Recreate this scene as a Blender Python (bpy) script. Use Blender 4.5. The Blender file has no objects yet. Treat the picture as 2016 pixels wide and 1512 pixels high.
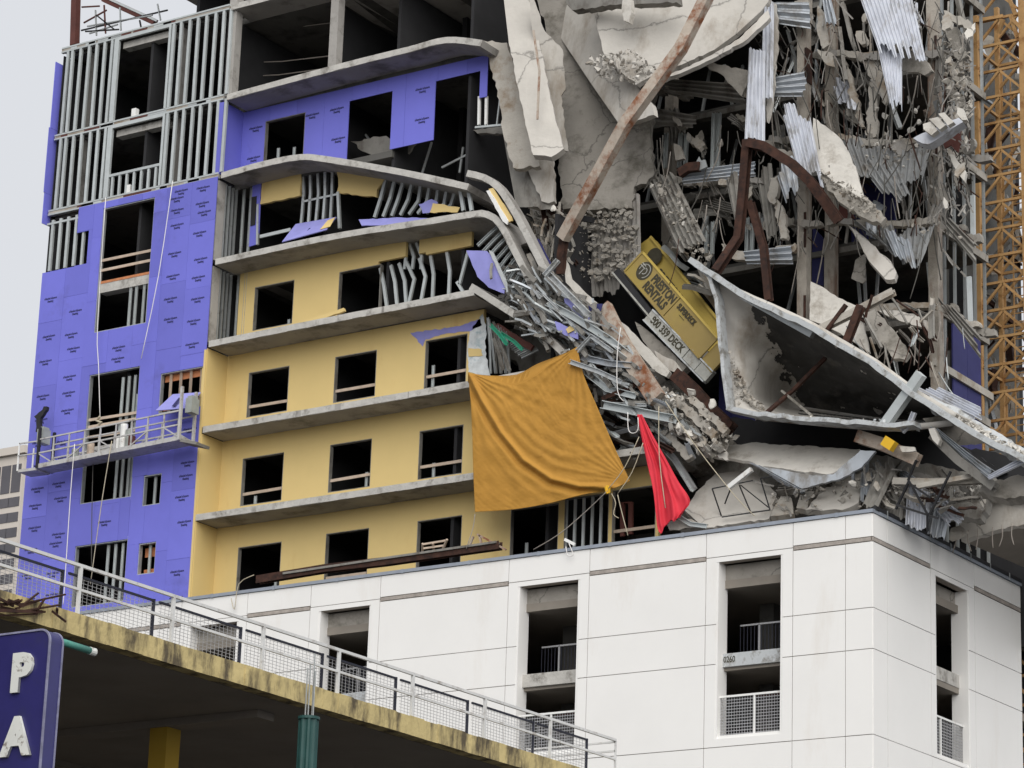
import bpy, bmesh, math, random
from mathutils import Vector, Matrix, noise
random.seed(7)
S = bpy.context.scene
COL = S.collection
# ------------------------------------------------------------------ camera
FPX = 5976.26
TH, RO, YA = 0.3011, 0.0343, -0.59723
Fw = Vector((math.sin(YA)*math.cos(TH), math.cos(YA)*math.cos(TH), math.sin(TH)))
r0 = Vector((math.cos(YA), -math.sin(YA), 0)); u0 = r0.cross(Fw)
Rt = r0*math.cos(RO)+u0*math.sin(RO); Up = -r0*math.sin(RO)+u0*math.cos(RO)
CAM = Vector((39.07, -76.25, 1.6))
cd = bpy.data.cameras.new('camera'); cam = bpy.data.objects.new('camera', cd); COL.objects.link(cam)
cd.sensor_width = 36; cd.lens = FPX/2016*36; cd.clip_start = 0.5; cd.clip_end = 6000
cam.matrix_world = Matrix(((Rt.x, Up.x, -Fw.x, CAM.x), (Rt.y, Up.y, -Fw.y, CAM.y), (Rt.z, Up.z, -Fw.z, CAM.z), (0, 0, 0, 1)))
S.camera = cam
# ------------------------------------------------------------------ sky, sun, exposure
W = bpy.data.worlds.new('World'); S.world = W; W.use_nodes = True
nt = W.node_tree; nt.nodes.clear()
sky = nt.nodes.new('ShaderNodeTexSky'); sky.sky_type = 'NISHITA'; sky.sun_disc = False
SUN_EL, SUN_AZ = math.radians(36), math.radians(138)     # azimuth clockwise from +Y
sky.sun_elevation = SUN_EL; sky.sun_rotation = SUN_AZ; sky.dust_density = 6; sky.air_density = 1
bw = nt.nodes.new('ShaderNodeRGBToBW'); nt.links.new(sky.outputs[0], bw.inputs[0])
mul = nt.nodes.new('ShaderNodeMath'); mul.operation = 'MULTIPLY'; mul.inputs[1].default_value = 0.010
nt.links.new(bw.outputs[0], mul.inputs[0])
mx = nt.nodes.new('ShaderNodeMix'); mx.data_type = 'RGBA'; mx.blend_type = 'ADD'; mx.inputs[0].default_value = 1
mx.inputs[6].default_value = (7.0, 7.2, 7.6, 1)        # even cloud cover
nt.links.new(mul.outputs[0], mx.inputs[7])
bgn = nt.nodes.new('ShaderNodeBackground'); bgn.inputs[1].default_value = 0.0505
nt.links.new(mx.outputs[2], bgn.inputs[0])
wo = nt.nodes.new('ShaderNodeOutputWorld'); nt.links.new(bgn.outputs[0], wo.inputs[0])
sl = bpy.data.lights.new('sun', 'SUN'); sl.energy = 1.5; sl.angle = math.radians(75); sl.color = (1, .97, .92)
so = bpy.data.objects.new('sun', sl); COL.objects.link(so)
sd = Vector((math.sin(SUN_AZ)*math.cos(SUN_EL), math.cos(SUN_AZ)*math.cos(SUN_EL), math.sin(SUN_EL)))
so.rotation_euler = sd.to_track_quat('Z', 'Y').to_euler(); so.location = (30, -60, 80)
S.view_settings.view_transform = 'Standard'; S.view_settings.look = 'None'
S.view_settings.gamma = 1; S.view_settings.exposure = 1.03; S.view_settings.use_curve_mapping = False
S.render.engine = 'CYCLES'
# ------------------------------------------------------------------ pixel rays meet real planes
def ray(x, y): return Fw + Rt*((x-1008)/FPX) - Up*((y-756)/FPX)
def P(x, y, Y):
    v = ray(x, y); return CAM + v*((Y-CAM.y)/v.y)
def PXp(x, y, X):
    v = ray(x, y); return CAM + v*((X-CAM.x)/v.x)
# ------------------------------------------------------------------ materials
def mat(name, col, var=.12, sc=.7, rough=.85, metal=0., bump=0., bsc=9., dirt=None, damt=.5, dsc=.8, streak=1., rnd=.0, crack=0., spec=.3):
    m = bpy.data.materials.new(name); m.use_nodes = True; t = m.node_tree; n = t.nodes; L = t.links.new
    b = n['Principled BSDF']; b.inputs['Roughness'].default_value = rough; b.inputs['Metallic'].default_value = metal
    b.inputs['Specular IOR Level'].default_value = spec
    g = n.new('ShaderNodeNewGeometry')
    no = n.new('ShaderNodeTexNoise'); no.inputs['Scale'].default_value = sc; no.inputs['Detail'].default_value = 9; no.inputs['Roughness'].default_value = .62
    L(g.outputs['Position'], no.inputs['Vector'])
    cr = n.new('ShaderNodeValToRGB'); L(no.outputs['Fac'], cr.inputs[0])
    cr.color_ramp.elements[0].position = .3; cr.color_ramp.elements[1].position = .7
    cr.color_ramp.elements[0].color = [c*(1-var) for c in col]+[1]; cr.color_ramp.elements[1].color = [min(1, c*(1+var)) for c in col]+[1]
    out = cr.outputs[0]
    if dirt:
        mp = n.new('ShaderNodeMapping'); mp.inputs['Scale'].default_value = (1, 1, 1/streak); L(g.outputs['Position'], mp.inputs[0])
        d = n.new('ShaderNodeTexNoise'); d.inputs['Scale'].default_value = dsc; d.inputs['Detail'].default_value = 10; d.inputs['Roughness'].default_value = .68
        L(mp.outputs[0], d.inputs['Vector'])
        r = n.new('ShaderNodeValToRGB'); L(d.outputs['Fac'], r.inputs[0])
        r.color_ramp.elements[0].position = .62-.3*damt; r.color_ramp.elements[1].position = .74-.2*damt
        x = n.new('ShaderNodeMix'); x.data_type = 'RGBA'; L(r.outputs[0], x.inputs[0]); L(out, x.inputs[6]); x.inputs[7].default_value = list(dirt)+[1]
        out = x.outputs[2]
    if crack:
        v = n.new('ShaderNodeTexVoronoi'); v.feature = 'DISTANCE_TO_EDGE'; v.inputs['Scale'].default_value = crack
        wv = n.new('ShaderNodeVectorMath'); wv.operation = 'MULTIPLY_ADD'; L(no.outputs['Color'], wv.inputs[0]); wv.inputs[1].default_value = (.9, .9, .9); L(g.outputs['Position'], wv.inputs[2])
        L(wv.outputs[0], v.inputs['Vector'])
        r = n.new('ShaderNodeValToRGB'); L(v.outputs['Distance'], r.inputs[0])
        r.color_ramp.elements[0].position = .002; r.color_ramp.elements[1].position = .009
        x = n.new('ShaderNodeMix'); x.data_type = 'RGBA'; L(r.outputs[0], x.inputs[0]); x.inputs[6].default_value = [c*.5 for c in col]+[1]; L(out, x.inputs[7]); out = x.outputs[2]
    if rnd:
        oi = n.new('ShaderNodeObjectInfo'); h = n.new('ShaderNodeHueSaturation'); mr = n.new('ShaderNodeMapRange')
        mr.inputs[3].default_value = 1-rnd; mr.inputs[4].default_value = 1+rnd; L(oi.outputs['Random'], mr.inputs[0]); L(mr.outputs[0], h.inputs['Value']); L(out, h.inputs['Color']); out = h.outputs[0]
    L(out, b.inputs['Base Color'])
    if bump:
        bn = n.new('ShaderNodeTexNoise'); bn.inputs['Scale'].default_value = bsc; bn.inputs['Detail'].default_value = 8; L(g.outputs['Position'], bn.inputs['Vector'])
        bp = n.new('ShaderNodeBump'); bp.inputs['Strength'].default_value = bump; bp.inputs['Distance'].default_value = .05
        L(bn.outputs['Fac'], bp.inputs['Height']); L(bp.outputs[0], b.inputs['Normal'])
    return m
M = dict(
 white=mat('white_cladding', (.79, .78, .76), .03, .35, .6, dirt=(.72, .69, .65), damt=.2, dsc=.4, streak=4),
 backing=mat('joint_backing', (.36, .32, .28), .1),
 sealant=mat('brown_sealant', (.34, .305, .275), .3, 3, .8, bump=.3),
 coping=mat('grey_coping', (.30, .33, .38), .12, 2, .5, metal=.3),
 purple=mat('purple_sheathing', (.156, .16, .59), .06, .5, .7, rnd=.08, dirt=(.13, .13, .46), damt=.12, dsc=.6),
 ppale=mat('pale_purple_board', (.27, .27, .60), .1, 2, .7),
 navy=mat('navy_sheathing', (.035, .036, .13), .15, 1, .7, rnd=.1),
 print_=mat('dark_print', (.03, .03, .10), .0),
 yellow=mat('yellow_coating', (.66, .50, .215), .035, .6, .75, bump=.05, bsc=3, dirt=(.58, .40, .16), damt=.18, dsc=.45, streak=3),
 conc=mat('slab_concrete', (.33, .315, .295), .14, .8, .9, bump=.25, bsc=6, dirt=(.16, .15, .135), damt=.36, dsc=.9, rnd=.06),
 edge=mat('slab_edge_concrete', (.47, .455, .425), .15, 2.5, .9, bump=.3, bsc=12, dirt=(.2, .185, .165), damt=.32, dsc=1.8),
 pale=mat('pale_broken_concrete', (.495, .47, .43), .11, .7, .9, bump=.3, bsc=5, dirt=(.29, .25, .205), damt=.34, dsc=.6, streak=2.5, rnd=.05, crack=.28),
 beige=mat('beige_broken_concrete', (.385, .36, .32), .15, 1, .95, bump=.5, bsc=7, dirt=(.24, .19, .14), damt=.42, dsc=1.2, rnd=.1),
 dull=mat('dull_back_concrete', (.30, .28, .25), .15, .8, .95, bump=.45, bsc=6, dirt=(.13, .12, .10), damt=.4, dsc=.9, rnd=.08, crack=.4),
 rubble=mat('rubble', (.39, .365, .325), .2, 4, .95, bump=.6, bsc=14, dirt=(.25, .21, .165), damt=.38, dsc=4, rnd=.22),
 chunk=mat('white_chunk', (.56, .535, .49), .09, 2, .9, bump=.35, rnd=.08, dirt=(.34, .31, .27), damt=.26, dsc=1.3),
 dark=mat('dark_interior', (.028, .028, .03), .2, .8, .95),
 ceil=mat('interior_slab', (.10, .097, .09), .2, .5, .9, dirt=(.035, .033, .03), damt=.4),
 galv=mat('galvanised_steel', (.43, .45, .45), .12, 3, .42, metal=.55, rnd=.22, dirt=(.27, .27, .26), damt=.25, dsc=3),
 stud=mat('stud_steel', (.49, .52, .52), .08, 3, .5, metal=.35, rnd=.08),
 deck=mat('metal_deck', (.40, .425, .455), .12, 2, .45, metal=.5, rnd=.14, dirt=(.22, .205, .185), damt=.34, dsc=1.5, streak=2),
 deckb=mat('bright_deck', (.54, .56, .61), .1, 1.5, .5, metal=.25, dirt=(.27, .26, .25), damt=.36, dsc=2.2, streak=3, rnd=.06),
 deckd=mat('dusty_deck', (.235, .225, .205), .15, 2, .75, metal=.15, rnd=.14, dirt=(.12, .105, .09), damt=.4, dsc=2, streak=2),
 rim=mat('slab_rim', (.50, .52, .53), .12, 3, .6, metal=.2, dirt=(.22, .21, .19), damt=.45, dsc=3),
 rust=mat('rusty_steel', (.055, .025, .017), .4, 3, .85, dirt=(.022, .013, .011), damt=.5, dsc=4, rnd=.15),
 rustp=mat('peeling_rusty_beam', (.42, .36, .30), .15, 3, .8, bump=.3, dirt=(.21, .075, .03), damt=.52, dsc=1.6, streak=1),
 oxide=mat('red_oxide_steel', (.10, .035, .028), .2, 2, .7),
 ddeck=mat('dust_covered_deck', (.30, .285, .265), .14, 2, .85, bump=.3, dirt=(.20, .18, .155), damt=.4, dsc=2, streak=2),
 wcol=mat('weathered_column', (.33, .30, .26), .2, 2.2, .9, bump=.5, bsc=8, dirt=(.15, .085, .055), damt=.36, dsc=1.3, streak=5, rnd=.1),
 shade_coat=mat('dark_shade_coat', (.055, .053, .05), .3, .7, .9, bump=.2, dirt=(.12, .112, .10), damt=.22, dsc=1.1),  # dark coating, its colour also carrying the shade under the overhang
 deckg=mat('mid_grey_deck', (.27, .275, .275), .14, 2, .6, metal=.25, bump=.2, dirt=(.17, .155, .135), damt=.34, dsc=1.6),
 black=mat('black_steel', (.02, .02, .022), .2, 3, .6),
 wood=mat('guard_board_wood', (.47, .38, .30), .15, 5, .8, rnd=.12),
 orangew=mat('orange_wood', (.50, .20, .09), .2, 4, .8),
 orange=mat('orange_tarp', (.42, .212, .034), .03, .6, .75, bump=.15, bsc=5, dirt=(.36, .18, .03), damt=.15, dsc=1),
 red=mat('red_cloth', (.60, .03, .05), .1, 2, .7),
 crane=mat('crane_paint', (.42, .25, .105), .16, 1.5, .6, dirt=(.24, .11, .035), damt=.32, dsc=2, rnd=.06),
 plat=mat('platform_yellow', (.29, .212, .07), .07, 1, .5, dirt=(.33, .25, .06), damt=.34, dsc=.8, streak=2),
 platl=mat('platform_yellow_clean', (.46, .34, .08), .05, 1, .5),
 platg=mat('platform_grey', (.36, .36, .33), .15, 4, .6, dirt=(.2, .18, .15), damt=.3, dsc=3),
 dkpr=mat('platform_print', (.05, .045, .03), .2, 6),
 gyel=mat('stained_yellow_paint', (.52, .42, .20), .14, 1.5, .8, bump=.3, bsc=10, dirt=(.10, .08, .05), damt=.58, dsc=3.2, streak=3),
 gconc=mat('garage_ceiling', (.24, .215, .185), .15, .6, .9),
 ycol=mat('yellow_column_paint', (.42, .27, .035), .1, 1, .7),
 grail=mat('worn_rail_paint', (.60, .60, .59), .08, 3, .5, dirt=(.36, .33, .3), damt=.3, dsc=4),
 rail=mat('white_rail_paint', (.78, .78, .76), .05, 3, .5, dirt=(.5, .45, .4), damt=.2, dsc=5),
 railb=mat('dark_rail_paint', (.028, .03, .045), .2, 3, .6),
 wire=mat('mesh_wire', (.38, .38, .39), .1, 3, .5, metal=.1),
 signb=mat('sign_blue_enamel', (.026, .024, .125), .12, 2, .32, dirt=(.03, .03, .10), damt=.2, dsc=3, spec=.5),
 signe=mat('sign_edge', (.22, .22, .32), .3, 8, .5),
 letter=mat('chipped_white_letter', (.66, .67, .64), .06, 3, .5, dirt=(.12, .08, .05), damt=.2, dsc=9),
 teal=mat('teal_pipe', (.08, .27, .22), .1, 3, .5, dirt=(.04, .12, .10), damt=.3, dsc=6),
 dgreen=mat('dark_green_paint', (.02, .065, .06), .2, 3, .5),
 office=mat('office_stone', (.56, .51, .46), .04, .1, .8), glass=mat('office_glass', (.085, .08, .09), .2, .3, .2, spec=.5),
 asphalt=mat('asphalt', (.05, .05, .052), .2, .5, .95), pave=mat('pavement', (.30, .29, .27), .12, .8, .9),
 rope=mat('rope', (.45, .40, .30), .15, 8, .9), wrope=mat('white_rope', (.72, .70, .68), .05), wirek=mat('dark_cable', (.10, .095, .085), .2), gcable=mat('grey_cable', (.30, .27, .24), .2),
 green=mat('green_plastic', (.03, .28, .17), .15, 3, .5), paper=mat('torn_wrap', (.60, .63, .64), .2, 3, .8, dirt=(.25, .36, .40), damt=.3, dsc=2.5),
 stage=mat('stage_aluminium', (.50, .49, .48), .12, 4, .5, metal=.3, dirt=(.25, .22, .2), damt=.3, dsc=3), motor=mat('hoist_grey', (.30, .32, .30), .15, 4, .5),
 yel2=mat('yellow_plastic', (.70, .42, .03), .1))
# ------------------------------------------------------------------ object helpers
def T(name, loc, label, cat, group=None, kind=None):
    o = bpy.data.objects.new(name, None); COL.objects.link(o); o.location = loc; o.empty_display_size = .2
    o['label'] = label; o['category'] = cat
    if group: o['group'] = group
    return o
def wl(o):
    v = Vector(o.location)
    return v + wl(o.parent) if o.parent else v
def tag(o, label, cat, group=None):
    o['label'] = label; o['category'] = cat
    if group: o['group'] = group
    return o
class MB:
    def __init__(s): s.v = []; s.f = []
    def add(s, vs, fs):
        k = len(s.v); s.v += [Vector(v) for v in vs]; s.f += [tuple(i+k for i in f) for f in fs]; return s
    def box(s, x0, x1, y0, y1, z0, z1):
        return s.add([(x0, y0, z0), (x1, y0, z0), (x1, y1, z0), (x0, y1, z0), (x0, y0, z1), (x1, y0, z1), (x1, y1, z1), (x0, y1, z1)],
                     [(0, 3, 2, 1), (4, 5, 6, 7), (0, 1, 5, 4), (1, 2, 6, 5), (2, 3, 7, 6), (3, 0, 4, 7)])
    def frame(s, a, b, ref=(0, -1, 0)):
        d = (b-a).normalized(); r = Vector(ref)
        if abs(d.dot(r)) > .97: r = Vector((1, 0, 0)) if abs(d.x) < .9 else Vector((0, 0, 1))
        e = (r-d*r.dot(d)).normalized(); return d, e, d.cross(e)
    def bar(s, a, b, w, h=None, ref=(0, -1, 0)):      # h along ref, w across
        h = h or w; a = Vector(a); b = Vector(b); d, e, g = s.frame(a, b, ref); c = [(-1, -1), (1, -1), (1, 1), (-1, 1)]
        return s.add([a+g*(i*w/2)+e*(j*h/2) for i, j in c]+[b+g*(i*w/2)+e*(j*h/2) for i, j in c],
                     [(3, 2, 1, 0), (4, 5, 6, 7), (0, 1, 5, 4), (1, 2, 6, 5), (2, 3, 7, 6), (3, 0, 4, 7)])
    def prof(s, pts, prof, ref=(0, -1, 0)):           # sweep an open-channel / I outline along pts
        n = len(prof); k = len(s.v); pts = [Vector(p) for p in pts]
        for i, p in enumerate(pts):
            a = pts[max(i-1, 0)]; b = pts[min(i+1, len(pts)-1)]; d, e, g = s.frame(a, b, ref)
            s.v += [p+g*x+e*y for x, y in prof]
        for i in range(len(pts)-1):
            for j in range(n): s.f.append((k+i*n+j, k+i*n+(j+1) % n, k+(i+1)*n+(j+1) % n, k+(i+1)*n+j))
        s.f.append(tuple(k+j for j in range(n))[::-1]); s.f.append(tuple(k+(len(pts)-1)*n+j for j in range(n))); return s
    def tube(s, pts, r, n=6): return s.prof(pts, [(r*math.cos(2*math.pi*i/n), r*math.sin(2*math.pi*i/n)) for i in range(n)])
    def plate(s, pts, t, away=True):                  # polygon thickened away from the viewer
        pts = [Vector(p) for p in pts]; nn = Vector((0, 0, 0)); m = len(pts)
        for i in range(m): nn += pts[i].cross(pts[(i+1) % m])
        nn.normalize(); c = sum(pts, Vector())/m
        if nn.dot(c-CAM) < 0: nn = -nn
        k = len(s.v); s.v += pts+[p+nn*t for p in pts]
        s.f.append(tuple(k+i for i in range(m))); s.f.append(tuple(k+m+i for i in range(m))[::-1])
        for i in range(m): j = (i+1) % m; s.f.append((k+i, k+m+i, k+m+j, k+j))
        return s
    def grid(s, rows, t):                             # rows of points, thickened
        nr, nc = len(rows), len(rows[0]); rows = [[Vector(p) for p in r] for r in rows]; k = len(s.v); nr_ = []
        for i in range(nr):
            for j in range(nc):
                a = rows[min(i+1, nr-1)][j]-rows[max(i-1, 0)][j]; b = rows[i][min(j+1, nc-1)]-rows[i][max(j-1, 0)]
                q = a.cross(b); q = q.normalized() if q.length > 1e-9 else Vector((0, 1, 0))
                nr_.append(q)
        c = rows[nr//2][nc//2]; sg = 1 if nr_[(nr//2)*nc+nc//2].dot(c-CAM) > 0 else -1
        fl = [p for r in rows for p in r]; s.v += fl+[p+nr_[i]*(sg*t) for i, p in enumerate(fl)]; o = nr*nc
        for i in range(nr-1):
            for j in range(nc-1):
                a = i*nc+j; q = (a, a+1, a+nc+1, a+nc); s.f.append(tuple(k+x for x in q)); s.f.append(tuple(k+o+x for x in q[::-1]))
        per = [j for j in range(nc)]+[i*nc+nc-1 for i in range(1, nr)]+[(nr-1)*nc+j for j in range(nc-2, -1, -1)]+[i*nc for i in range(nr-2, 0, -1)]
        for i in range(len(per)): a, b = per[i], per[(i+1) % len(per)]; s.f.append((k+a, k+o+a, k+o+b, k+b))
        return s
    def build(s, name, m, parent=None, label=None, cat=None, group=None, smooth=False, origin=None):
        me = bpy.data.meshes.new(name)
        if parent: base = wl(parent); loc = Vector((0, 0, 0))
        else:
            base = origin or Vector((sum(v.x for v in s.v)/len(s.v), sum(v.y for v in s.v)/len(s.v), min(v.z for v in s.v))); loc = base
        me.from_pydata([tuple(v-base) for v in s.v], [], s.f); bm = bmesh.new(); bm.from_mesh(me); bmesh.ops.recalc_face_normals(bm, faces=bm.faces); bm.to_mesh(me); bm.free()
        if smooth: me.polygons.foreach_set('use_smooth', [True]*len(me.polygons))
        me.materials.append(M[m] if isinstance(m, str) else m)
        o = bpy.data.objects.new(name, me); COL.objects.link(o); o.location = loc
        if parent: o.parent = parent
        if label: o['label'] = label
        if cat: o['category'] = cat
        if group: o['group'] = group
        return o
def comps(rs):
    rs = list(rs); g = []
    for r in rs:
        hit = [c for c in g if any(r[0] < q[1]+1e-4 and q[0] < r[1]+1e-4 and r[2] < q[3]+1e-4 and q[2] < r[3]+1e-4 for q in c)]
        n = [r]
        for c in hit: n += c; g.remove(c)
        g.append(n)
    return g
def struct(o): o['kind'] = 'structure'; return o
def stuff(o): o['kind'] = 'stuff'; return o
def cprof(w, d, t): return [(-w/2, d/2), (-w/2, -d/2), (w/2, -d/2), (w/2, d/2), (w/2-t, d/2), (w/2-t, -d/2+t), (-w/2+t, -d/2+t), (-w/2+t, d/2)]
def iprof(w, d, t): h = w/2; return [(-h, -d/2), (h, -d/2), (h, -d/2+t), (t/2, -d/2+t), (t/2, d/2-t), (h, d/2-t), (h, d/2), (-h, d/2), (-h, d/2-t), (-t/2, d/2-t), (-t/2, -d/2+t), (-h, -d/2+t)]
def yplane(pts, Yspec):
    if not isinstance(Yspec, tuple): return lambda x, y: Yspec
    cx = sum(p[0] for p in pts)/len(pts); cy = sum(p[1] for p in pts)/len(pts); Y0, gx, gy = Yspec
    return lambda x, y: Y0+gx*(x-cx)/100+gy*(y-cy)/100
def rag(pts, amp, step=9, seed=0, clean=()):
    rd = random.Random(seed); out = []; n = len(pts)
    for i in range(n):
        (x0, y0), (x1, y1) = pts[i], pts[(i+1) % n]; out.append((x0, y0)); L = math.hypot(x1-x0, y1-y0); k = int(L/step)
        if i in clean or k < 2: continue
        nx, ny = -(y1-y0)/L, (x1-x0)/L
        for j in range(1, k):
            f = (j+rd.uniform(-.3, .3))/k; a = rd.uniform(-1, 1)*amp; out.append((x0+(x1-x0)*f+nx*a, y0+(y1-y0)*f+ny*a))
    return out
NS = [0]
def slab(name, label, pts, Ys, t, m, amp=2.2, clean=(), cat='concrete slab', group=None, parent=None, step=9):
    NS[0] += 1; yp = yplane(pts, Ys); q = rag(pts, amp, step, NS[0], clean) if amp else pts
    return MB().plate([P(x, y, yp(x, y)) for x, y in q], t).build(name, m, parent, label, cat, group)
def corr(name, label, quad, Ys, ribs, m, amp=.045, jag=4, nv=5, bend=0., cat='metal decking', group=None, parent=None, t=.012, sag=0.):
    """corrugated sheet: quad a,b,c,d ; ribs run a->d / b->c"""
    NS[0] += 1; rd = random.Random(NS[0]*3+1); yp = yplane(quad, Ys); a, b, c, d = quad; nu = ribs*6
    A, B, C, D = [P(x, y, yp(x, y)) for x, y in quad]; nn = (B-A).cross(D-A).normalized()
    if nn.dot(A-CAM) > 0: nn = -nn
    rows = []; j0 = [rd.uniform(-jag, jag)*.018 for _ in range(ribs+1)]; j1 = [rd.uniform(-jag, jag)*.018 for _ in range(ribs+1)]
    L = (D-A).length; prof = [0, 0, .5, 1, 1, .5]
    for v in range(nv+1):
        r = []; fv = v/nv
        for u in range(nu+1):
            fu = u/nu; f0 = fv; k = u//6
            if v == 0: f0 = j0[k]/L*1.5
            if v == nv: f0 = 1+j1[k]/L*1.5
            p = (A*(1-fu)+B*fu)*(1-f0)+(D*(1-fu)+C*fu)*f0
            p = p+nn*(amp*prof[u % 6]*2+bend*math.sin(math.pi*fv)+.02*noise.noise((u*.3, v*.9, NS[0]*1.7)))+Vector((0, 0, -sag*math.sin(math.pi*fu)))
            r.append(p)
        rows.append(r)
    return MB().grid(rows, t).build(name, m, parent, label, cat, group)
def beam(name, label, px, Y, w, m, kind='i', d=None, cat='steel beam', group=None, parent=None):
    Yl = Y if isinstance(Y, (list, tuple)) else [Y]*len(px); pts = [P(x, y, yy) for (x, y), yy in zip(px, Yl)]; d = d or w
    pr = {'i': iprof(w, d, w*.14), 'c': cprof(w, d, w*.08+.004), 'b': [(-w/2, -d/2), (w/2, -d/2), (w/2, d/2), (-w/2, d/2)]}[kind]
    return MB().prof(pts, pr).build(name, m, parent, label, cat, group)
def cable(name, label, px, Y, r, m, cat='cable', group=None, parent=None, sub=3):
    Yl = Y if isinstance(Y, (list, tuple)) else [Y]*len(px); pts = [P(x, y, yy) for (x, y), yy in zip(px, Yl)]; q = []
    for i in range(len(pts)-1):
        p0, p1, p2, p3 = pts[max(i-1, 0)], pts[i], pts[i+1], pts[min(i+2, len(pts)-1)]
        for k in range(sub):
            t = k/sub; q.append(.5*((2*p1)+(p2-p0)*t+(2*p0-5*p1+4*p2-p3)*t*t+(3*p1-p0-3*p2+p3)*t**3))
    q.append(pts[-1]); return MB().tube(q, r, 5).build(name, m, parent, label, cat, group, smooth=True)
TXT = {}
def text_mesh(s, bold=.0, extrude=.004, align='CENTER'):
    k = (s, bold, extrude)
    if k in TXT: return TXT[k]
    cu = bpy.data.curves.new('lettering', 'FONT'); cu.body = s; cu.size = 1; cu.offset = bold; cu.extrude = extrude; cu.align_x = align; cu.align_y = 'CENTER'; cu.resolution_u = 3
    o = bpy.data.objects.new('lettering', cu); COL.objects.link(o); bpy.context.view_layer.update()
    me = bpy.data.meshes.new_from_object(o.evaluated_get(bpy.context.evaluated_depsgraph_get())); bpy.data.objects.remove(o); TXT[k] = me
    return me
def place_text(name, me, m, o, ex, ey, sx, sy, parent):
    """text mesh with its x axis along ex and y axis along ey, standing at o (world)"""
    if not me.materials: me.materials.append(M[m])
    t = bpy.data.objects.new(name, me); COL.objects.link(t); t.parent = parent; ex = Vector(ex).normalized(); ey = Vector(ey); ey = (ey-ex*ey.dot(ex)).normalized(); ez = ex.cross(ey)
    mw = Matrix(((ex.x*sx, ey.x*sy, ez.x, o.x), (ex.y*sx, ey.y*sy, ez.y, o.y), (ex.z*sx, ey.z*sy, ez.z, o.z), (0, 0, 0, 1)))
    b = Matrix.Translation(-wl(parent)); t.matrix_local = b @ mw; return t
def rects(x0, x1, z0, z1, holes):
    out = [(x0, x1, z0, z1)]
    for a, b, c, d in holes:
        nx = []
        for (p, q, r, s) in out:
            if b <= p or a >= q or d <= r or c >= s: nx.append((p, q, r, s)); continue
            if a > p: nx.append((p, a, r, s))
            if b < q: nx.append((b, q, r, s))
            m0, m1 = max(p, a), min(q, b)
            if c > r: nx.append((m0, m1, r, c))
            if d < s: nx.append((m0, m1, d, s))
        out = nx
    return out
# ================================================================== SETTING
MB().box(-900, 900, -700, 900, -.3, 0).build('ground', 'asphalt')['kind'] = 'structure'
struct(MB().box(-60, 2.6, -3.2, -.02, 0.001, .13).build('pavement', 'pave'))
struct(MB().box(.02, 2.6, -.02, 40, 0.001, .13).build('pavement', 'pave'))
# ================================================================== TOWER
YT, YW, XC, XL = .6, 1.75, -26.0, P(75, 650, .6).x
ZS = [P(x, y, YT).z for x, y in ((385.6, 1013), (400, 840), (412, 671.5), (425, 509), (436, 340), (447, 186), (456, 9))]
FH = (ZS[6]-ZS[0])/6
ZR = [ZS[6]+FH*i for i in range(1, 4)]                # storeys above the frame
ZBASE = ZS[0]-FH
tower = T('hotel_tower', (-20, 4, 24.0), 'half collapsed hotel tower with purple sheathing, a yellow coated wall and open steel studs', 'building')
def part(mb, name, m, label=None): return mb.build(name, m, tower, label)
# floors, backs and party walls inside the standing bays
for i, z in enumerate(ZS[:3]+ZS[3:]+ZR):
    if z in ZS[:3]: part(MB().box(XL+.1, (P(1297, 900, YW).x, P(1110, 720, YW).x, P(945, 560, YW).x)[i], YW+.02, 9.5, z-.24, z-.005), 'interior_floor', 'ceil')
    else: part(MB().box(XL+.1 if z < ZR[0] else XL+4.3, (-19.3 if z < ZS[5] else -15.5), YW+.02, 9.5, z-.24, z-.005), 'interior_floor', 'ceil')
part(MB().box(XL+.1, -10.5, YT+.3, 9.5, ZBASE-.3, ZBASE), 'interior_floor', 'ceil')
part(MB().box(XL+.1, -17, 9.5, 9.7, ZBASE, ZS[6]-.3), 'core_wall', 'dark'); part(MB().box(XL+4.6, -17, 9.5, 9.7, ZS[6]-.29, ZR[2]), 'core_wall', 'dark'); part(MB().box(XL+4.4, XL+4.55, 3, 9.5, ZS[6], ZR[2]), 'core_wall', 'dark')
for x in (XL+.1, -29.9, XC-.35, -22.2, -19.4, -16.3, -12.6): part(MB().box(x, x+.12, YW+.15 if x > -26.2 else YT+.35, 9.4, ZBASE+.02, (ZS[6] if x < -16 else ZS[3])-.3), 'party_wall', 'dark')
# columns
for z in [ZBASE]+ZS: part(MB().box(XL+.1, XC-.4, YT+.31, YW+.01, z-.24, z-.005), 'interior_floor', 'ceil')
for x in (XC-.38,):
    part(MB().box(x, x+.36, YT+.06, YT+.45, ZS[2], ZS[3]-.23), 'column', 'conc'); part(MB().box(x, x+.36, YT+.06, YT+.45, ZS[3], ZS[4]-.23), 'column', 'conc')
for px, zb, zt in ((662, ZS[5], ZR[1]), (462, ZS[5], ZR[1])):
    c = P(px, 60, YT+.25); part(MB().box(c.x-.17, c.x+.17, YT+.1, YT+.45, P(662, 129, YT).z if px > 600 else zb, zt), 'column', 'conc')
def pix0(p): d = p-CAM; return 1008+FPX*d.dot(Rt)/d.dot(Fw)
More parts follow.
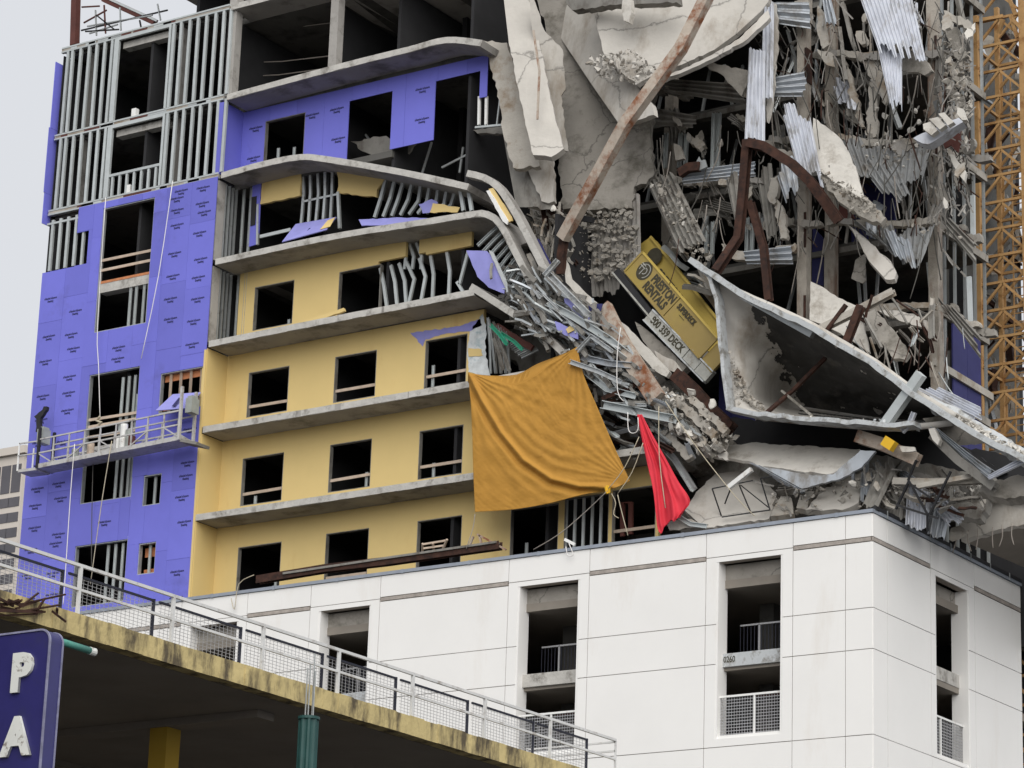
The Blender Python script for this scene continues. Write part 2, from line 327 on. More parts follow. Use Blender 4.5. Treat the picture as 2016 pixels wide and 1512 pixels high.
# ---- balcony slabs: front edge line swept back into the building
def balcony(px, z0=None, depth=9., t=.23, seed=0, m='conc', label=None, name='floor_slab', dend=None, xt=0):
    pts = [P(x, y, YT) for x, y in px]; q = []
    for i in range(len(pts)-1):
        p0, p1, p2, p3 = pts[max(i-1, 0)], pts[i], pts[i+1], pts[min(i+2, len(pts)-1)]; k = max(2, int((p2-p1).length/.35))
        for j in range(k):
            s = j/k; q.append(.5*((2*p1)+(p2-p0)*s+(2*p0-5*p1+4*p2-p3)*s*s+(3*p1-p0-3*p2+p3)*s**3))
    q.append(pts[-1]); mb = MB(); n = len(q); vs = []; fs = []
    for i, p in enumerate(q):
        a = q[max(i-1, 0)]; b = q[min(i+1, n-1)]; d = (b-a).normalized(); up = Vector((-d.z, 0, d.x)); up = up if up.z > 0 else -up
        f = min(1, max(0, (pix0(p)-xt)/60)) if dend else 0; D = depth*(1-f)+(dend or 0)*f
        w = .022*noise.noise((p.x*2.3, seed*9.1, p.z)); w2 = .03*noise.noise((p.x*1.7, seed*5.3, 4))
        vs += [p+Vector((0, w2, w)), p+Vector((0, D, 0)), p-up*t+Vector((0, D, 0)), p-up*(t+w)+Vector((0, w2, 0))]
    for i in range(n-1):
        for j in range(4): fs.append((i*4+j, i*4+(j+1) % 4, i*4+4+(j+1) % 4, i*4+4+j))
    fs += [(0, 1, 2, 3), tuple((n-1)*4+j for j in (3, 2, 1, 0))]; mb.add(vs, fs)
    sl = part(mb, name, m, label)
    # exposed edge strip, a little proud, chipped
    e = MB()
    for i in range(n-1):
        a, b = q[i], q[i+1]; d = (b-a).normalized(); up = Vector((-d.z, 0, d.x)); up = up if up.z > 0 else -up
        h = t*random.uniform(.93, 1.0)
        o = Vector((0, -.012-.012*random.random(), 0)); e.add([a+o, b+o, b+o-up*h, a+o-up*h, a+Vector((0, .01, 0)), b+Vector((0, .01, 0)), b-up*h+Vector((0, .01, 0)), a-up*h+Vector((0, .01, 0))], [(0, 1, 2, 3), (4, 0, 3, 7), (1, 5, 6, 2), (4, 5, 1, 0), (3, 2, 6, 7)])
    e.build('slab_edge', 'edge', sl); return q
Q0 = balcony([(386, 1013), (650, 974), (930, 931), (1300, 874)], seed=1)
Q1 = balcony([(400, 840), (660, 796), (925, 750), (1110, 716)], seed=2)
Q2 = balcony([(412, 671.5), (660, 622), (934, 569)], seed=3)
Q3 = balcony([(425, 510), (640, 463), (850, 429), (930, 416), (962, 416), (990, 437), (1022, 497), (1050, 555), (1078, 628)], seed=4, depth=5.5, dend=.4, xt=950, label='concrete slab that bends sharply down at its right end')
Q4 = balcony([(436, 340), (520, 317), (590, 304), (640, 307), (760, 327), (850, 345), (924, 362)], seed=5, depth=5.5, label='concrete slab sagging to the right')
Q4b = balcony([(922, 335), (957, 344), (985, 364), (1018, 413), (1046, 466), (1078, 528), (1110, 575)], seed=6, depth=.35, label='broken end of a slab sliding down')
Q5 = balcony([(447, 186), (660, 128), (800, 93), (880, 73), (950, 79)], seed=7, depth=8)
Q2b = balcony([(930, 558), (1005, 606), (1076, 654), (1128, 706)], seed=8, depth=4, dend=.6, xt=985, label='folded slab end dropping to the right')
balcony([(456, 9), (520, -8), (800, -80)], seed=9, depth=8)
for i, z in enumerate((ZR[0], ZR[1])): part(MB().box(XL+4.3, -14, YT, 9.4, z-.23, z), 'floor_slab', 'conc')
# ---- returns at the balcony ends
for i, m in ((0, 'yellow'), (1, 'yellow'), (4, 'purple')):
    part(MB().box(XC-.2, XC, YT+.03, YW, ZS[i]+.004, ZS[i+1]-.24), 'return_wall', m)
part(MB().box(XC-.2, XC, YT+.03, YW, ZBASE, ZS[0]-.24), 'return_wall', 'yellow')
YELL = [(ZBASE, ZS[0]), (ZS[0], ZS[1]), (ZS[1], ZS[2])]
part(MB().box(XC-.10, XC-.015, YT-.036, YT+.03, ZBASE, ZS[2]-.3), 'edge_trim', 'yellow')
for i in (3, 4):                                      # open studs at the return
    for k in range(4):
        y = YT+.5+k*.2
        MB().prof([(XC-.05, y, ZS[i-1]+.02), (XC-.05, y, ZS[i]-.25)], cprof(.05, .1, .012), (1, 0, 0)).build('stud', 'galv', tower)
    for k in range(2):
        x = XC+.25+k*.33; MB().prof([(x, YW+.02, ZS[i-1]+.02), (x, YW+.02, ZS[i]-.25)], cprof(.1, .06, .012)).build('stud', 'galv', tower)
# ---- windows
def W4(tl, br, Y): a = P(*tl, Y); b = P(*br, Y); return (a.x, b.x, b.z, a.z)
def window(h, Y, boards=(), studs=(), dep=.16, tape=False, m='galv', wl_=None, fl=0):
    x0, x1, z0, z1 = h; t = .035 if m == 'galv' and Y < 1 else .025; m = m if Y < 1 else 'deckd'; fr = MB()
    fr.box(x0, x0+t, Y+.004, Y+dep, z0, z1).box(x1-t, x1, Y+.004, Y+dep, z0, z1).box(x0+t, x1-t, Y+.004, Y+dep, z1-t, z1).box(x0+t, x1-t, Y+.004, Y+dep, z0, z0+t)
    w = fr.build('window', m, tower)
    for f in boards: zz = z0+(z1-z0)*f; MB().bar((x0+.02, Y+.1, zz), (x1-.02, Y+.1, zz+random.uniform(-.03, .03)), .10, .035).build('guard_board', 'wood', w)
    for f, zt in studs: x = x0+(x1-x0)*f; MB().prof([(x, Y+.16, z0), (x, Y+.16, z0+(z1-z0)*zt)], cprof(.09, .06, .01)).build('stud', 'stud', w)
    if tape:
        for x in ((x0, x1)):
            s = .17 if x == x0 else -.17
            for z, d in ((z0, -.05), (z1, .05)): MB().box(min(x-.02*(1 if s > 0 else -1), x+s*2), max(x-.02*(1 if s > 0 else -1), x+s*2), Y-.015, Y-.008, min(z, z+d*2), max(z, z+d*2)).build('flashing_tape', 'rail', w)
    return w
# ---- purple gable wall: sheathing boards cut round the openings
AW = W4((204, 411), (288, 636), YT); BW = W4((177, 739), (258, 978), YT); CW = W4((149, 1076), (246, 1150), YT)
CW = (CW[0], CW[1], CW[2]-.6, CW[3])
D1 = W4((317, 736), (400, 781), YT); D1 = (D1[0], D1[1]-.02, D1[2]-.35, D1[3]); D2 = W4((284, 937), (315, 992), YT); D3 = W4((274, 1071), (304, 1128), YT)
E1 = W4((99, 412), (147, 527), YT); E2 = W4((144, 461), (171, 519), YT); E1 = (XL-.1, E1[1], E2[2]-.02, E1[3]+.2)
holes = [AW, BW, CW, D1, D2, D3, E1, E2]
ZTOP = ZS[4]-.12; PRT = text_mesh('eXtended eXposure\nSheathing', .035, 0)
nx = 7; wx = (XC-.02-XL)/nx
for c in range(nx):
    z = ZBASE-2.2+(c*.83) % 1.2-1.2
    while z < ZTOP:
        za, zb = max(z, ZBASE-1.4), min(z+2.44, ZTOP); z += 2.44
        if zb-za < .15: continue
        xa, xb = XL+c*wx, XL+(c+1)*wx; rs = rects(xa+.003, xb-.003, za+.003, zb-.003, holes); rs = [r for r in rs if r[1]-r[0] > .02 and r[3]-r[2] > .02]
        if not rs: continue
        o = random.uniform(0, .008)
        for cg in comps(rs):
            mb = MB()
            for r in cg: mb.box(r[0], r[1], YT-.02-o, YT+.008, r[2], r[3])
            pn = part(mb, 'sheathing_panel', 'purple')
        for kz in (.12, .42, .8):
            tx = xa+wx*random.uniform(.42, .6); tz = za+(zb-za)*kz+random.uniform(-.22, .22); w, h = .30, .17
            if any(r[0] < tx-w and r[1] > tx+w and r[2] < tz-h and r[3] > tz+h for r in rs):
                place_text('printed_lettering', PRT, 'print_', Vector((tx, YT-.026-o, tz)), (1, 0, .012*random.uniform(-1, 1)), (0, 0, 1), .072, .115, pn)
part(MB().box(XL+.02, XC-.25, YT+.012, YT+.03, ZBASE-1.4, ZBASE-.3), 'backing_board', 'dark')
window(AW, YT, (.585, .505), ((.60, .33), (.71, .33), (.86, .33), (.95, .33)), tape=True)
part(MB().box(AW[0], AW[1], YT+.12, YT+.5, ZS[3]-.36, ZS[3]-.02), 'spandrel_slab', 'edge'); part(MB().box(AW[0], AW[1], YT+.11, YT+.5, ZS[3]-.015, ZS[3]+.08), 'sill_plate', 'orangew')
window(BW, YT, (.655, .60, .52), ((.62, .95), (.74, .95), (.86, .95), (.93, .8)), tape=True)
part(MB().box(BW[0], BW[1], YT+.12, YT+.5, ZS[1]-.30, ZS[1]-.02), 'spandrel_slab', 'edge')
window(CW, YT, (), ((.58, .97), (.72, .97), (.86, .97)), tape=True)
window(D2, YT, (), ((.5, 1),)); w = window(D3, YT, (), ((.5, 1),))
for z in (.80, .12): MB().box(D3[0]+.04, D3[1]-.04, YT+.3, YT+.34, D3[2]+(D3[3]-D3[2])*z-.2, D3[2]+(D3[3]-D3[2])*z+.12).build('timber_blocking', 'orangew', w)
w = window(D1, YT, (), ())
for f in (.2, .43, .66, .9): x = D1[0]+(D1[1]-D1[0])*f; MB().prof([(x, YT+.1, D1[2]), (x, YT+.1, D1[3])], cprof(.06, .08, .01)).build('stud', 'wood', w)
for z in (.91, .2): MB().box(D1[0]+.04, D1[1]-.04, YT+.2, YT+.24, D1[2]+(D1[3]-D1[2])*z-.14, D1[2]+(D1[3]-D1[2])*z+.1).build('timber_blocking', 'orangew', w)
# ---- open stud storeys on the gable
def studwall(i, pxs, ytop):
    z0, z1 = ZS[i]+.06, ZS[i+1]-.16
    for px in pxs:
        x = P(px, ytop, YT).x+random.uniform(-.015, .015); MB().prof([(x, YT+.05, z0), (x+random.uniform(-.015, .015), YT+.05, z1)], cprof(.115, .09, .014), (0, 1, 0)).build('stud', 'stud', tower)
def xat(px, py): return P(px, py, YT).x
for i, yt in ((4, 250), (5, 100)):
    zz = (ZS[i]+ZS[i+1])/2
    xs = [P(px, 100, YT).x for px in (133, 143, 158, 174, 190, 205, 219, 227, 338, 353, 369, 386, 402, 419, 436, 450)]
    for x in xs: MB().prof([(x, YT+.05, ZS[i]+.05), (x+random.uniform(-.02, .02), YT+.05, ZS[i+1]-.14)], cprof(.115, .09, .014), (0, 1, 0)).build('stud', 'stud', tower)
    for x in xs[2::3]: MB().box(x+.09, x+.27, YT+.3, YT+.5, ZS[i]+.02, ZS[i+1]-.25).build('column', 'conc', tower) if x in (xs[2], xs[8]) else None
    wx0, wx1 = xs[7]+.05, xs[8]-.1
    f = MB().box(wx0, wx0+.1, YT, YT+.1, ZS[i]+.05, ZS[i+1]-.14).box(wx1-.1, wx1, YT, YT+.1, ZS[i]+.05, ZS[i+1]-.14).box(wx0+.1, wx1-.1, YT, YT+.1, ZS[i+1]-.24, ZS[i+1]-.14).build('window', 'stud', tower)
    if i == 4:
        for k in range(7): x = wx0+.1+(wx1-wx0-.2)*(k+.5)/7; MB().prof([(x, YT+.05, ZS[i]+.05), (x, YT+.05, ZS[i]+.82)], cprof(.09, .08, .014), (0, 1, 0)).build('stud', 'stud', f)
        MB().box(wx0+.1, wx1-.1, YT-.004, YT+.1, ZS[i]+.82, ZS[i]+.92).build('sill_track', 'stud', f)
    MB().box(wx0+.1, wx1-.1, YT+.25, YT+.6, ZS[i+1]-.5, ZS[i+1]-.25).build('spandrel_beam', 'edge', f)
    MB().box(wx0+.95, wx0+1.15, YT+.02, YT+.2, ZS[i]+.05, ZS[i]+.36).build('white_box', 'rail', f)
for z in (ZS[4], ZS[5], ZS[6]):
    part(MB().box(XL, XC-.03, YT+.012, YT+.12, z+.0, z+.06), 'stud_track', 'stud'); part(MB().box(XL, XC-.03, YT+.002, YT+.12, z-.16, z-.10), 'stud_track', 'stud'); part(MB().box(XL, XC-.03, YT+.03, YT+.3, z-.10, z), 'slab_edge', 'beige')
    for k in range(9): x = random.uniform(XL+.3, XC-1.2); MB().box(x, x+random.uniform(.3, .9), YT+.018, YT+.04, z-.085, z-.015).build('slab_edge_patch', random.choice(['oxide', 'stud', 'galv']), tower)
for px in (101, 116, 131, 147): 
    x = xat(px, 470); MB().prof([(x, YT+.05, E1[2]+.05), (x, YT+.05, ZTOP-.25)], cprof(.115, .09, .014), (0, 1, 0)).build('stud', 'stud', tower)
MB().prof([(xat(161, 490), YT+.05, E2[2]), (xat(161, 490), YT+.05, E2[3])], cprof(.1, .09, .014), (0, 1, 0)).build('stud', 'stud', tower)
part(MB().box(XL, E1[1], YT, YT+.1, ZTOP-.42, ZTOP-.34), 'stud_track', 'stud')
# side sheathing standing proud of the left corner
for z0, z1, d in ((ZS[5]+.3, ZS[6]-.55, .17), (ZS[4]+.7, ZS[5]+.3, .23), (ZS[4]-.5, ZS[4]+.7, .19)):
    part(MB().box(XL-.09, XL-.06, YT-d, 8, z0+.004, z1-.004), 'side_sheathing', 'purple')
part(MB().box(XL-.05, XL, YT+.2, 9.5, ZBASE-1, ZS[6]-.2), 'side_wall', 'dark')
# ---- yellow wall bays
XE0, XE1, XE2, XE3 = P(1297, 1000, YW).x, P(1110, 800, YW).x, P(950, 700, YW).x, P(925, 560, YW).x
bays = [
 (0, ZBASE, XE0, [W4((469, 1078), (550, 1148), YW), W4((642, 1051), (723, 1118), YW), W4((822, 1026), (907, 1092), YW), W4((1006, 1003), (1098, 1072), YW), W4((1112, 982), (1197, 1060), YW), W4((1206, 966), (1290, 1052), YW)]),
 (1, ZS[0], XE1, [W4((478, 903), (554, 985), YW), W4((650, 876), (728, 958), YW), W4((826, 849), (909, 932), YW)]),
 (2, ZS[1], XE2, [W4((490, 734), (565, 809), YW), W4((660, 703), (738, 780), YW), W4((838, 671), (917, 752), YW)]),
 (3, ZS[2], XE3, [W4((502, 566), (575, 637), YW), W4((668, 536), (746, 606), YW)])]
for i, z0, xe, hs in bays:
    if i == 0: hs = [(a, b, ZBASE-.2, d) for a, b, c, d in hs]
    if i == 3: hs = hs+[W4((745, 515), (834, 600), YW), W4((834, 502), (926, 580), YW), W4((800, 468), (822, 560), YW)]
    z1 = ZS[i]-.20; xs = XC if i < 3 else P(472, 560, YW).x; mb = MB()
    for r in rects(xs, xe, z0, z1, [(a, b, c if c > z0+.12 else z0-.1, d) for a, b, c, d in hs]):
        if r[1]-r[0] > .02 and r[3]-r[2] > .02: mb.box(r[0], r[1], YW, YW+.13, r[2], r[3])
    part(mb, 'coated_wall', 'yellow')
    for k, h in enumerate(hs):
        if i == 3 and k > 1: continue
        h = (h[0], h[1], max(h[2], z0+.03), h[3])
        bd = {0: ((), (.30,), (.0,)), 1: ((.26,), (.26,), (.27,)), 2: ((.25,), (.27,), (.26,)), 3: ((), (), ())}[i]
        b = bd[k] if k < 3 else ((.2,) if k == 3 else ((.42,) if k == 5 else ()))
        window(h, YW, b, [(f, random.uniform(.15, .5)) for f in random.sample((.15, .3, .5, .7, .85), 1)] if k < 4 and random.random() < .5 else ())
# storey 0, right end: bare studs behind torn board
for k in range(6):
    x = P(1112+k*17, 1010, YW).x; MB().prof([(x, YW+.1, ZBASE), (x, YW+.1, ZS[0]-.7)], cprof(.08, .07, .012), (0, 1, 0)).build('stud', 'stud', tower)
# torn coating round the right window of storey 2
for nm, m, q in (('torn_coating', 'ppale', [(808, 655), (850, 650), (905, 642), (946, 628), (949, 640), (925, 652), (880, 656), (838, 668), (832, 682)]), ('torn_wrap', 'paper', [(925, 652), (950, 618), (957, 640), (955, 690), (966, 740), (958, 745), (922, 732), (920, 690)]), ('patch', 'yellow', [(922, 685), (948, 688), (950, 700), (923, 702)])):
    yp = YW-.012 if nm != 'patch' else YW-.03
    NS[0] += 1; part(MB().plate([P(x, y, yp) for x, y in rag(q, 1.6, 6, NS[0])], .01), nm, m)
# storey 3 torn bay: bent studs
for a, b, mid in ((749, 762, 752), (770, 782, 774), (786, 800, 793), (800, 806, 812), (826, 830, 834), (848, 852, 850), (880, 884, 882)):
    p = [P(a, 528-(a-749)*.25, YW+.15), P(mid+4, 560-(a-749)*.2, YW+.05), P(b, 604-(a-749)*.19, YW+.1)]; MB().prof(p, cprof(.11, .08, .012), (0, 1, 0)).build('bent_stud', 'stud', tower)
for a, b in ((790, 797), (806, 812), (820, 829)):
    MB().prof([P(a, 478, YW+.2), P((a+b)/2+6, 505, YW+.12), P(b, 530, YW+.2)], cprof(.1, .08, .012), (0, 1, 0)).build('bent_stud', 'stud', tower)
part(MB().prof([P(905, 560, YW), P(922, 495, YW)], cprof(.1, .08, .012), (0, 1, 0)), 'bent_stud', 'stud'); part(MB().prof([P(900, 555, YW), P(912, 575, YW)], cprof(.1, .08, .012), (0, 1, 0)), 'bent_stud', 'stud')
# storey 4: torn yellow boards, bare studs, purple strip
part(MB().plate([P(x, y, YW) for x, y in [(497, 362), (514, 358), (508, 480), (489, 486)]], .05), 'purple_strip', 'purple')
part(MB().plate([P(x, y, YW-.03) for x, y in [(495, 388), (505, 386), (502, 442), (493, 445)]], .02), 'slot_opening', 'dark')
slab('coated_wall', None, [(516, 360), (594, 335), (590, 385), (512, 402)], YW, .12, 'yellow', 1.0, parent=tower, cat=None)
slab('coated_wall', None, [(661, 332), (700, 334), (757, 352), (742, 373), (741, 388), (700, 383), (663, 379), (666, 360)], YW, .12, 'yellow', 1.6, parent=tower, cat=None)
for k in range(5): x = 597+k*14.5; MB().prof([P(x, 337, YW+.1), P(x+random.uniform(-2, 3), 380, YW+.1), P(x-4, 447-k*3, YW+.1)], cprof(.1, .08, .012), (0, 1, 0)).build('stud', 'galv', tower)
part(MB().box(P(590, 420, YW).x, P(664, 420, YW).x, YW+.06, YW+.09, P(620, 392, YW).z, P(620, 388, YW).z), 'stud_bridging', 'galv')
part(MB().bar(P(512, 466, YW), P(572, 452, YW), .12, .05), 'sill_track', 'stud')
part(MB().bar(P(508, 402, YW), P(507, 482, YW), .08, .08), 'stud', 'galv'); part(MB().bar(P(666, 378, YW), P(669, 450, YW), .1, .1), 'stud', 'stud')
for k in range(9):                                     # leaning studs under the sagging slab
    x = 748+k*17; MB().prof([P(x+14, 345+k*3.5, YW+.1), P(x+6+random.uniform(-4, 4), 388+k*2, YW), P(x-10, 428-k*1.5, YW+.1)], cprof(.12, .09, .014), (0, 1, 0)).build('bent_stud', 'stud', tower)
for x in (905, 921): MB().prof([P(x, 365, YT+.5), P(x+8, 415, YT+.5)], cprof(.12, .09, .014), (0, 1, 0)).build('bent_stud', 'stud', tower)
# storey 5: purple board wall with openings, lower right missing
pw = [W4((523, 239), (597, 305), YW), W4((688, 199), (767, 305), YW), W4((858, 160), (941, 258), YW)]
zt = ZS[5]-.25; x0, x1 = XC, P(986, 200, YW).x; zb1, zb2 = ZS[4]+.0, P(800, 287, YW).z
xm, xr = P(740, 250, YW).x, P(858, 250, YW).x
pnl = [(x0, xm, zb1), (xm, xr, zb2), (xr, P(958, 200, YW).x, P(957, 190, YW).z)]
for a, b, zb in pnl:
    w_ = 1.22; x = a
    while x < b-.01:
        xb = min(x+w_, b)
        if b-xb < .25: xb = b
        top = 46.9 if False else P(0, 0, YW).z
        sl = lambda xx: min(ZS[5]-.25+0.0*(xx-XC), 1e9)
        rs = rects(x+.004, xb-.004, zb, zt, [(h[0], h[1], h[2], h[3]) for h in pw]); rs = [r for r in rs if r[1]-r[0] > .02 and r[3]-r[2] > .02]
        for cg in comps(rs):
            mb = MB(); oo = random.uniform(0, .006)
            for r in cg: mb.box(r[0], r[1], YW-oo, YW+.03, r[2], r[3])
            pn = part(mb, 'sheathing_panel', 'purple')
            for kz in (.3, .72):
                tx, tz = (x+xb)/2+random.uniform(-.1, .1), zb+(zt-zb)*kz
                if any(r[0] < tx-.3 and r[1] > tx+.3 and r[2] < tz-.15 and r[3] > tz+.15 for r in rs): place_text('printed_lettering', PRT, 'print_', Vector((tx, YW-.011, tz)), (1, 0, .012*random.uniform(-1, 1)), (0, 0, 1), .072, .115, pn)
        x = xb
window((pw[0][0], pw[0][1], ZS[4]+.05, pw[0][3]), YW, (), ((.3, .5), (.7, .45)))
for px in (944, 958): MB().prof([P(px, 190, YW+.1), P(px-1, 246, YW+.1)], cprof(.09, .08, .012), (0, 1, 0)).build('stud', 'rail', tower)
part(MB().bar(P(936, 251, YW), P(990, 246, YW), .07, .07), 'sill_track', 'stud'); part(MB().bar(P(985, 190, YW+.1), P(978, 248, YW+.1), .05, .05), 'stud', 'galv')
part(MB().plate([P(x, y, YW+.4) for x, y in rag([(930, 256), (995, 248), (992, 262), (940, 263)], 1.5, 6, 3)], .2), 'torn_slab_edge', 'deckd')
for a, b in (((742, 296), (720, 265)), ((870, 330), (958, 285)), ((830, 345), (850, 280)), ((905, 340), (912, 290)), ((700, 320), (790, 300))): part(MB().bar(P(*a, YW+1.2), P(*b, YW+1.4), .07, .05), 'bent_stud', 'galv')
part(MB().plate([P(x, y, YW+.9) for x, y in rag([(690, 278), (755, 268), (818, 282), (800, 312), (765, 318), (720, 300)], 3, 7, 5)], .1), 'torn_board', 'deckd')
# ---- surviving frame behind the collapse
YF = 6.3; XR = -1.0
ZF = [P(1842, y, YF).z for y in (765, 598, 432, 268, 103)]; ZF += [ZF[-1]+FH*k for k in (1, 2, 3)]
ZF = [ZF[0]-FH*k for k in (3, 2, 1)]+ZF
for z in ZF:
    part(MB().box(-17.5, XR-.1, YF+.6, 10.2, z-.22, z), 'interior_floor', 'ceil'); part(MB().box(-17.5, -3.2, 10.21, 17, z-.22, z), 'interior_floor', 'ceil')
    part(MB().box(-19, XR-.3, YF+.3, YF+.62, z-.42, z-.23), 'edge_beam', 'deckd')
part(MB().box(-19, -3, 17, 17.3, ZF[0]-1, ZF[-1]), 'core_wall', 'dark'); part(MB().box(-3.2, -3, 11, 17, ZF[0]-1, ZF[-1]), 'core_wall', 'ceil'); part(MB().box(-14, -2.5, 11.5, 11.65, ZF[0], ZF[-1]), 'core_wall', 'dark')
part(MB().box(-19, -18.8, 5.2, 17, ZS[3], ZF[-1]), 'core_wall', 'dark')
part(MB().box(-19.2, XR, .8, 10.2, ZF[-1], ZF[-1]+.3), 'roof_slab', 'conc')
for px, Y in ((1842, YF), (1583, YF-1.2), (1637, YF+.1), (1318, YF+.5)):
    x = P(px, 400, Y).x; z0, z1 = (P(px, 640, Y).z if px < 1700 else ZF[2]-1), ZF[-1]
    cb = 1 if px > 1300 else 0
    k = 0; z = z0
    while z < z1:
        zz = min(z+1.5, z1); dx = random.uniform(-.03, .03)
        part(MB().box(x-.17+dx, x+.17+dx, Y-.17, Y+.17, z, zz), 'column', 'wcol'); z = zz
    if px in (1842, 1583): 
        for zc in ZF[2:]: part(MB().box(x+.10, x+.178, Y-.205, Y+.2, zc-.7, zc+.5), 'rusty_column_plate', 'rust') if random.random() < .55 else None
for z in ZF[1:]:                                        # studs and board inside the open storeys
    for k in range(15):
        x = random.uniform(-16.5, -1.6); MB().prof([(x, YF+random.uniform(.8, 2.5), z), (x+random.uniform(-.1, .1), YF+random.uniform(.8, 2.5), z+FH*random.uniform(.5, .9))], cprof(.09, .08, .012), (0, 1, 0)).build('stud', 'galv', tower)
    if random.random() < .4:
        x = random.uniform(-12, -4); part(MB().box(x, x+1.6, YF+2.2, YF+2.3, z, z+FH-.25), 'inner_board', 'navy')
# right flank: floors with open edge, navy boards at lower storeys
for i, z in enumerate(ZF[1:-1]):
    part(MB().box(XR-.1, XR+.05, YF+.2, 10.2, z-.25, z), 'slab_edge', 'dull')
    for k in range(5): y = YF+.8+k*.75; MB().prof([(XR-.05, y, z), (XR-.05, y, z+FH-.26)], cprof(.09, .08, .012), (1, 0, 0)).build('stud', 'galv', tower)
for y0, y1 in ((1875, 1903), (1903, 1930)):
    a, b = PXp(y0, 740, XR).y, PXp(y1, 740, XR).y
    part(MB().box(XR-.02, XR+.03, a+.01, b-.01, ZF[3]-2.5, ZF[4]-.3), 'sheathing_panel', 'navy')
a = PXp(1900, 750, XR+.06); part(MB().box(XR+.04, XR+.12, YF-.3, a.y+2, a.z-.12, a.z+.12), 'ledge_beam', 'beige')
part(MB().plate([P(x, y, YF+.4) for x, y in [(1600, 446), (1622, 470), (1620, 562), (1598, 556)]], .06), 'sheathing_panel', 'navy')
# roof corner steelwork, top left
part(MB().bar(P(151, -60, YT+.9), P(147, 90, YT+.9), .26, .26), 'steel_column', 'oxide')
roof = MB().bar(P(205, -2, 3), P(306, 44, 3), .24, .2).build('roof_beam', 'oxide', tower)
MB().bar(P(206, -6, 2.9), P(309, 41, 2.9), .08, .05).build('beam_flange', 'stud', roof)
for a, b in (((160, 60), (330, 20)), ((172, 52), (300, 30)), ((188, 20), (190, 70)), ((205, 10), (208, 66)), ((236, 15), (238, 60)), ((176, 66), (232, 48)), ((165, 45), (210, 20)), ((275, 40), (278, 55)), ((310, 8), (316, 40)), ((168, 62), (234, 58)), ((190, 30), (225, 58)), ((161, 14), (196, 12))):
    part(MB().bar(P(*a, 2.2), P(*b, 2.2), .05, .05), 'roof_rail', random.choice(['galv', 'oxide', 'black', 'galv']))
part(MB().box(XL+2.6, XC+.3, 3.2, 9, ZR[0]-.2, ZR[0]-.02), 'roof_slab', 'conc')
# thin cables in the open top storey
for a, b in (((458, 124), (650, 110)), ((455, 152), (640, 135)), ((470, 60), (650, 45))): part(MB().tube([P(*a, 3), P((a[0]+b[0])/2, (a[1]+b[1])/2+4, 3), P(*b, 3)], .02, 4), 'safety_cable', 'gcable')

# ================================================================== PODIUM (parking levels under the hotel)
ZC = P(1718, 1005, 0).z; ZJ = [P(1720, y, 0).z for y in (1060, 1195, 1276, 1445)]; ZJ += [ZJ[3]-2.1, ZJ[3]-4.4, ZJ[3]-8, .2]
pod = T('parking_podium', (-16, 6, 0), 'white panelled parking podium with tall open bays under the wrecked hotel', 'building')
wx = [(-26.25, -24.1), (-19.15, -17.0), (-12.1, -9.95), (-5.03, -2.88)]
w4 = W4((1411, 1106), (1539, 1446), 0); w3 = W4((1020, 1157), (1134, 1440), 0)
per = w4[0]-w3[0]; wx = [w4[:2], w3[:2], (P(628, 1205, 0).x, P(731, 1192, 0).x), (P(372, 1230, 0).x, P(470, 1217, 0).x)]; ZWT = w4[3]-.02; ZWB = P(1411, 1455, 0).z
# wall cores behind the cladding
def wallcore(xs, y0, y1): pass
XPL, YPE = -38., 10.15
core = MB()
hol = [(a-.02, b+.02, ZWB, ZWT) for a, b in wx]
for r in rects(XPL, -.06, 0, ZC-.12, hol): core.box(r[0], r[1], .05, .3, r[2], r[3])
core.build('front_wall', 'backing', pod)
ry = [(PXp(1842, 1300, 0).y, PXp(1908, 1300, 0).y)]; rzt, rzb = PXp(1842, 1133, 0).z, PXp(1842, 1487, 0).z
core = MB()
for r in rects(.3, YPE-.05, 0, ZC-.12, [(a-.02, b+.02, rzb, rzt) for a, b in ry]): core.box(-.3, -.05, r[0], r[1], r[2], r[3])
core.build('side_wall', 'backing', pod)
J = .011
xs = sorted([XPL, 0-J]+[v for a, b in wx for v in (a-.36, b+.34)]+[-.88])
rows = [(ZC-.06, ZJ[0]+.07), (ZJ[0]-.07, ZJ[1]), (ZJ[1], ZJ[2]), (ZJ[2], ZJ[3]), (ZJ[3], ZJ[4]), (ZJ[4], ZJ[5]), (ZJ[5], ZJ[6]), (ZJ[6], ZJ[7])]
def clad(rect, axis, hol):
    a, b, zt, zb = rect; rs = rects(a+J, b-J, zb+J, zt-J, hol); rs = [r for r in rs if r[1]-r[0] > .03 and r[3]-r[2] > .03]
    if not rs: return
    o = random.uniform(0, .006)
    for cg in comps(rs):
        mb = MB()
        for r in cg:
            if axis == 'x': mb.box(r[0], r[1], -o, .045, r[2], r[3])
            else: mb.box(-.045, o, r[0], r[1], r[2], r[3])
        mb.build('cladding_panel', 'white', pod)
for i in range(len(xs)-1):
    wcol = any(xs[i] < (a+b)/2 < xs[i+1] for a, b in wx)
    for k, (zt, zb) in enumerate(rows):
        if wcol and k == 0: zb = ZWT+.16
        elif wcol and k == 1: zt = ZWT+.16
        clad((xs[i], xs[i+1], zt, zb), 'x', [(a, b, ZWB, ZWT) for a, b in wx])
    if not wcol and xs[i] < -1: MB().bar((xs[i]+.03, .012, ZJ[0]), (xs[i+1]-.03+(.85 if xs[i+1] == -.88 else 0), .012, ZJ[0]), .11, .05).build('joint_strip', 'sealant', pod)
ys = [0+J, .92, ry[0][0]-.3, ry[0][1]+.42, YPE]
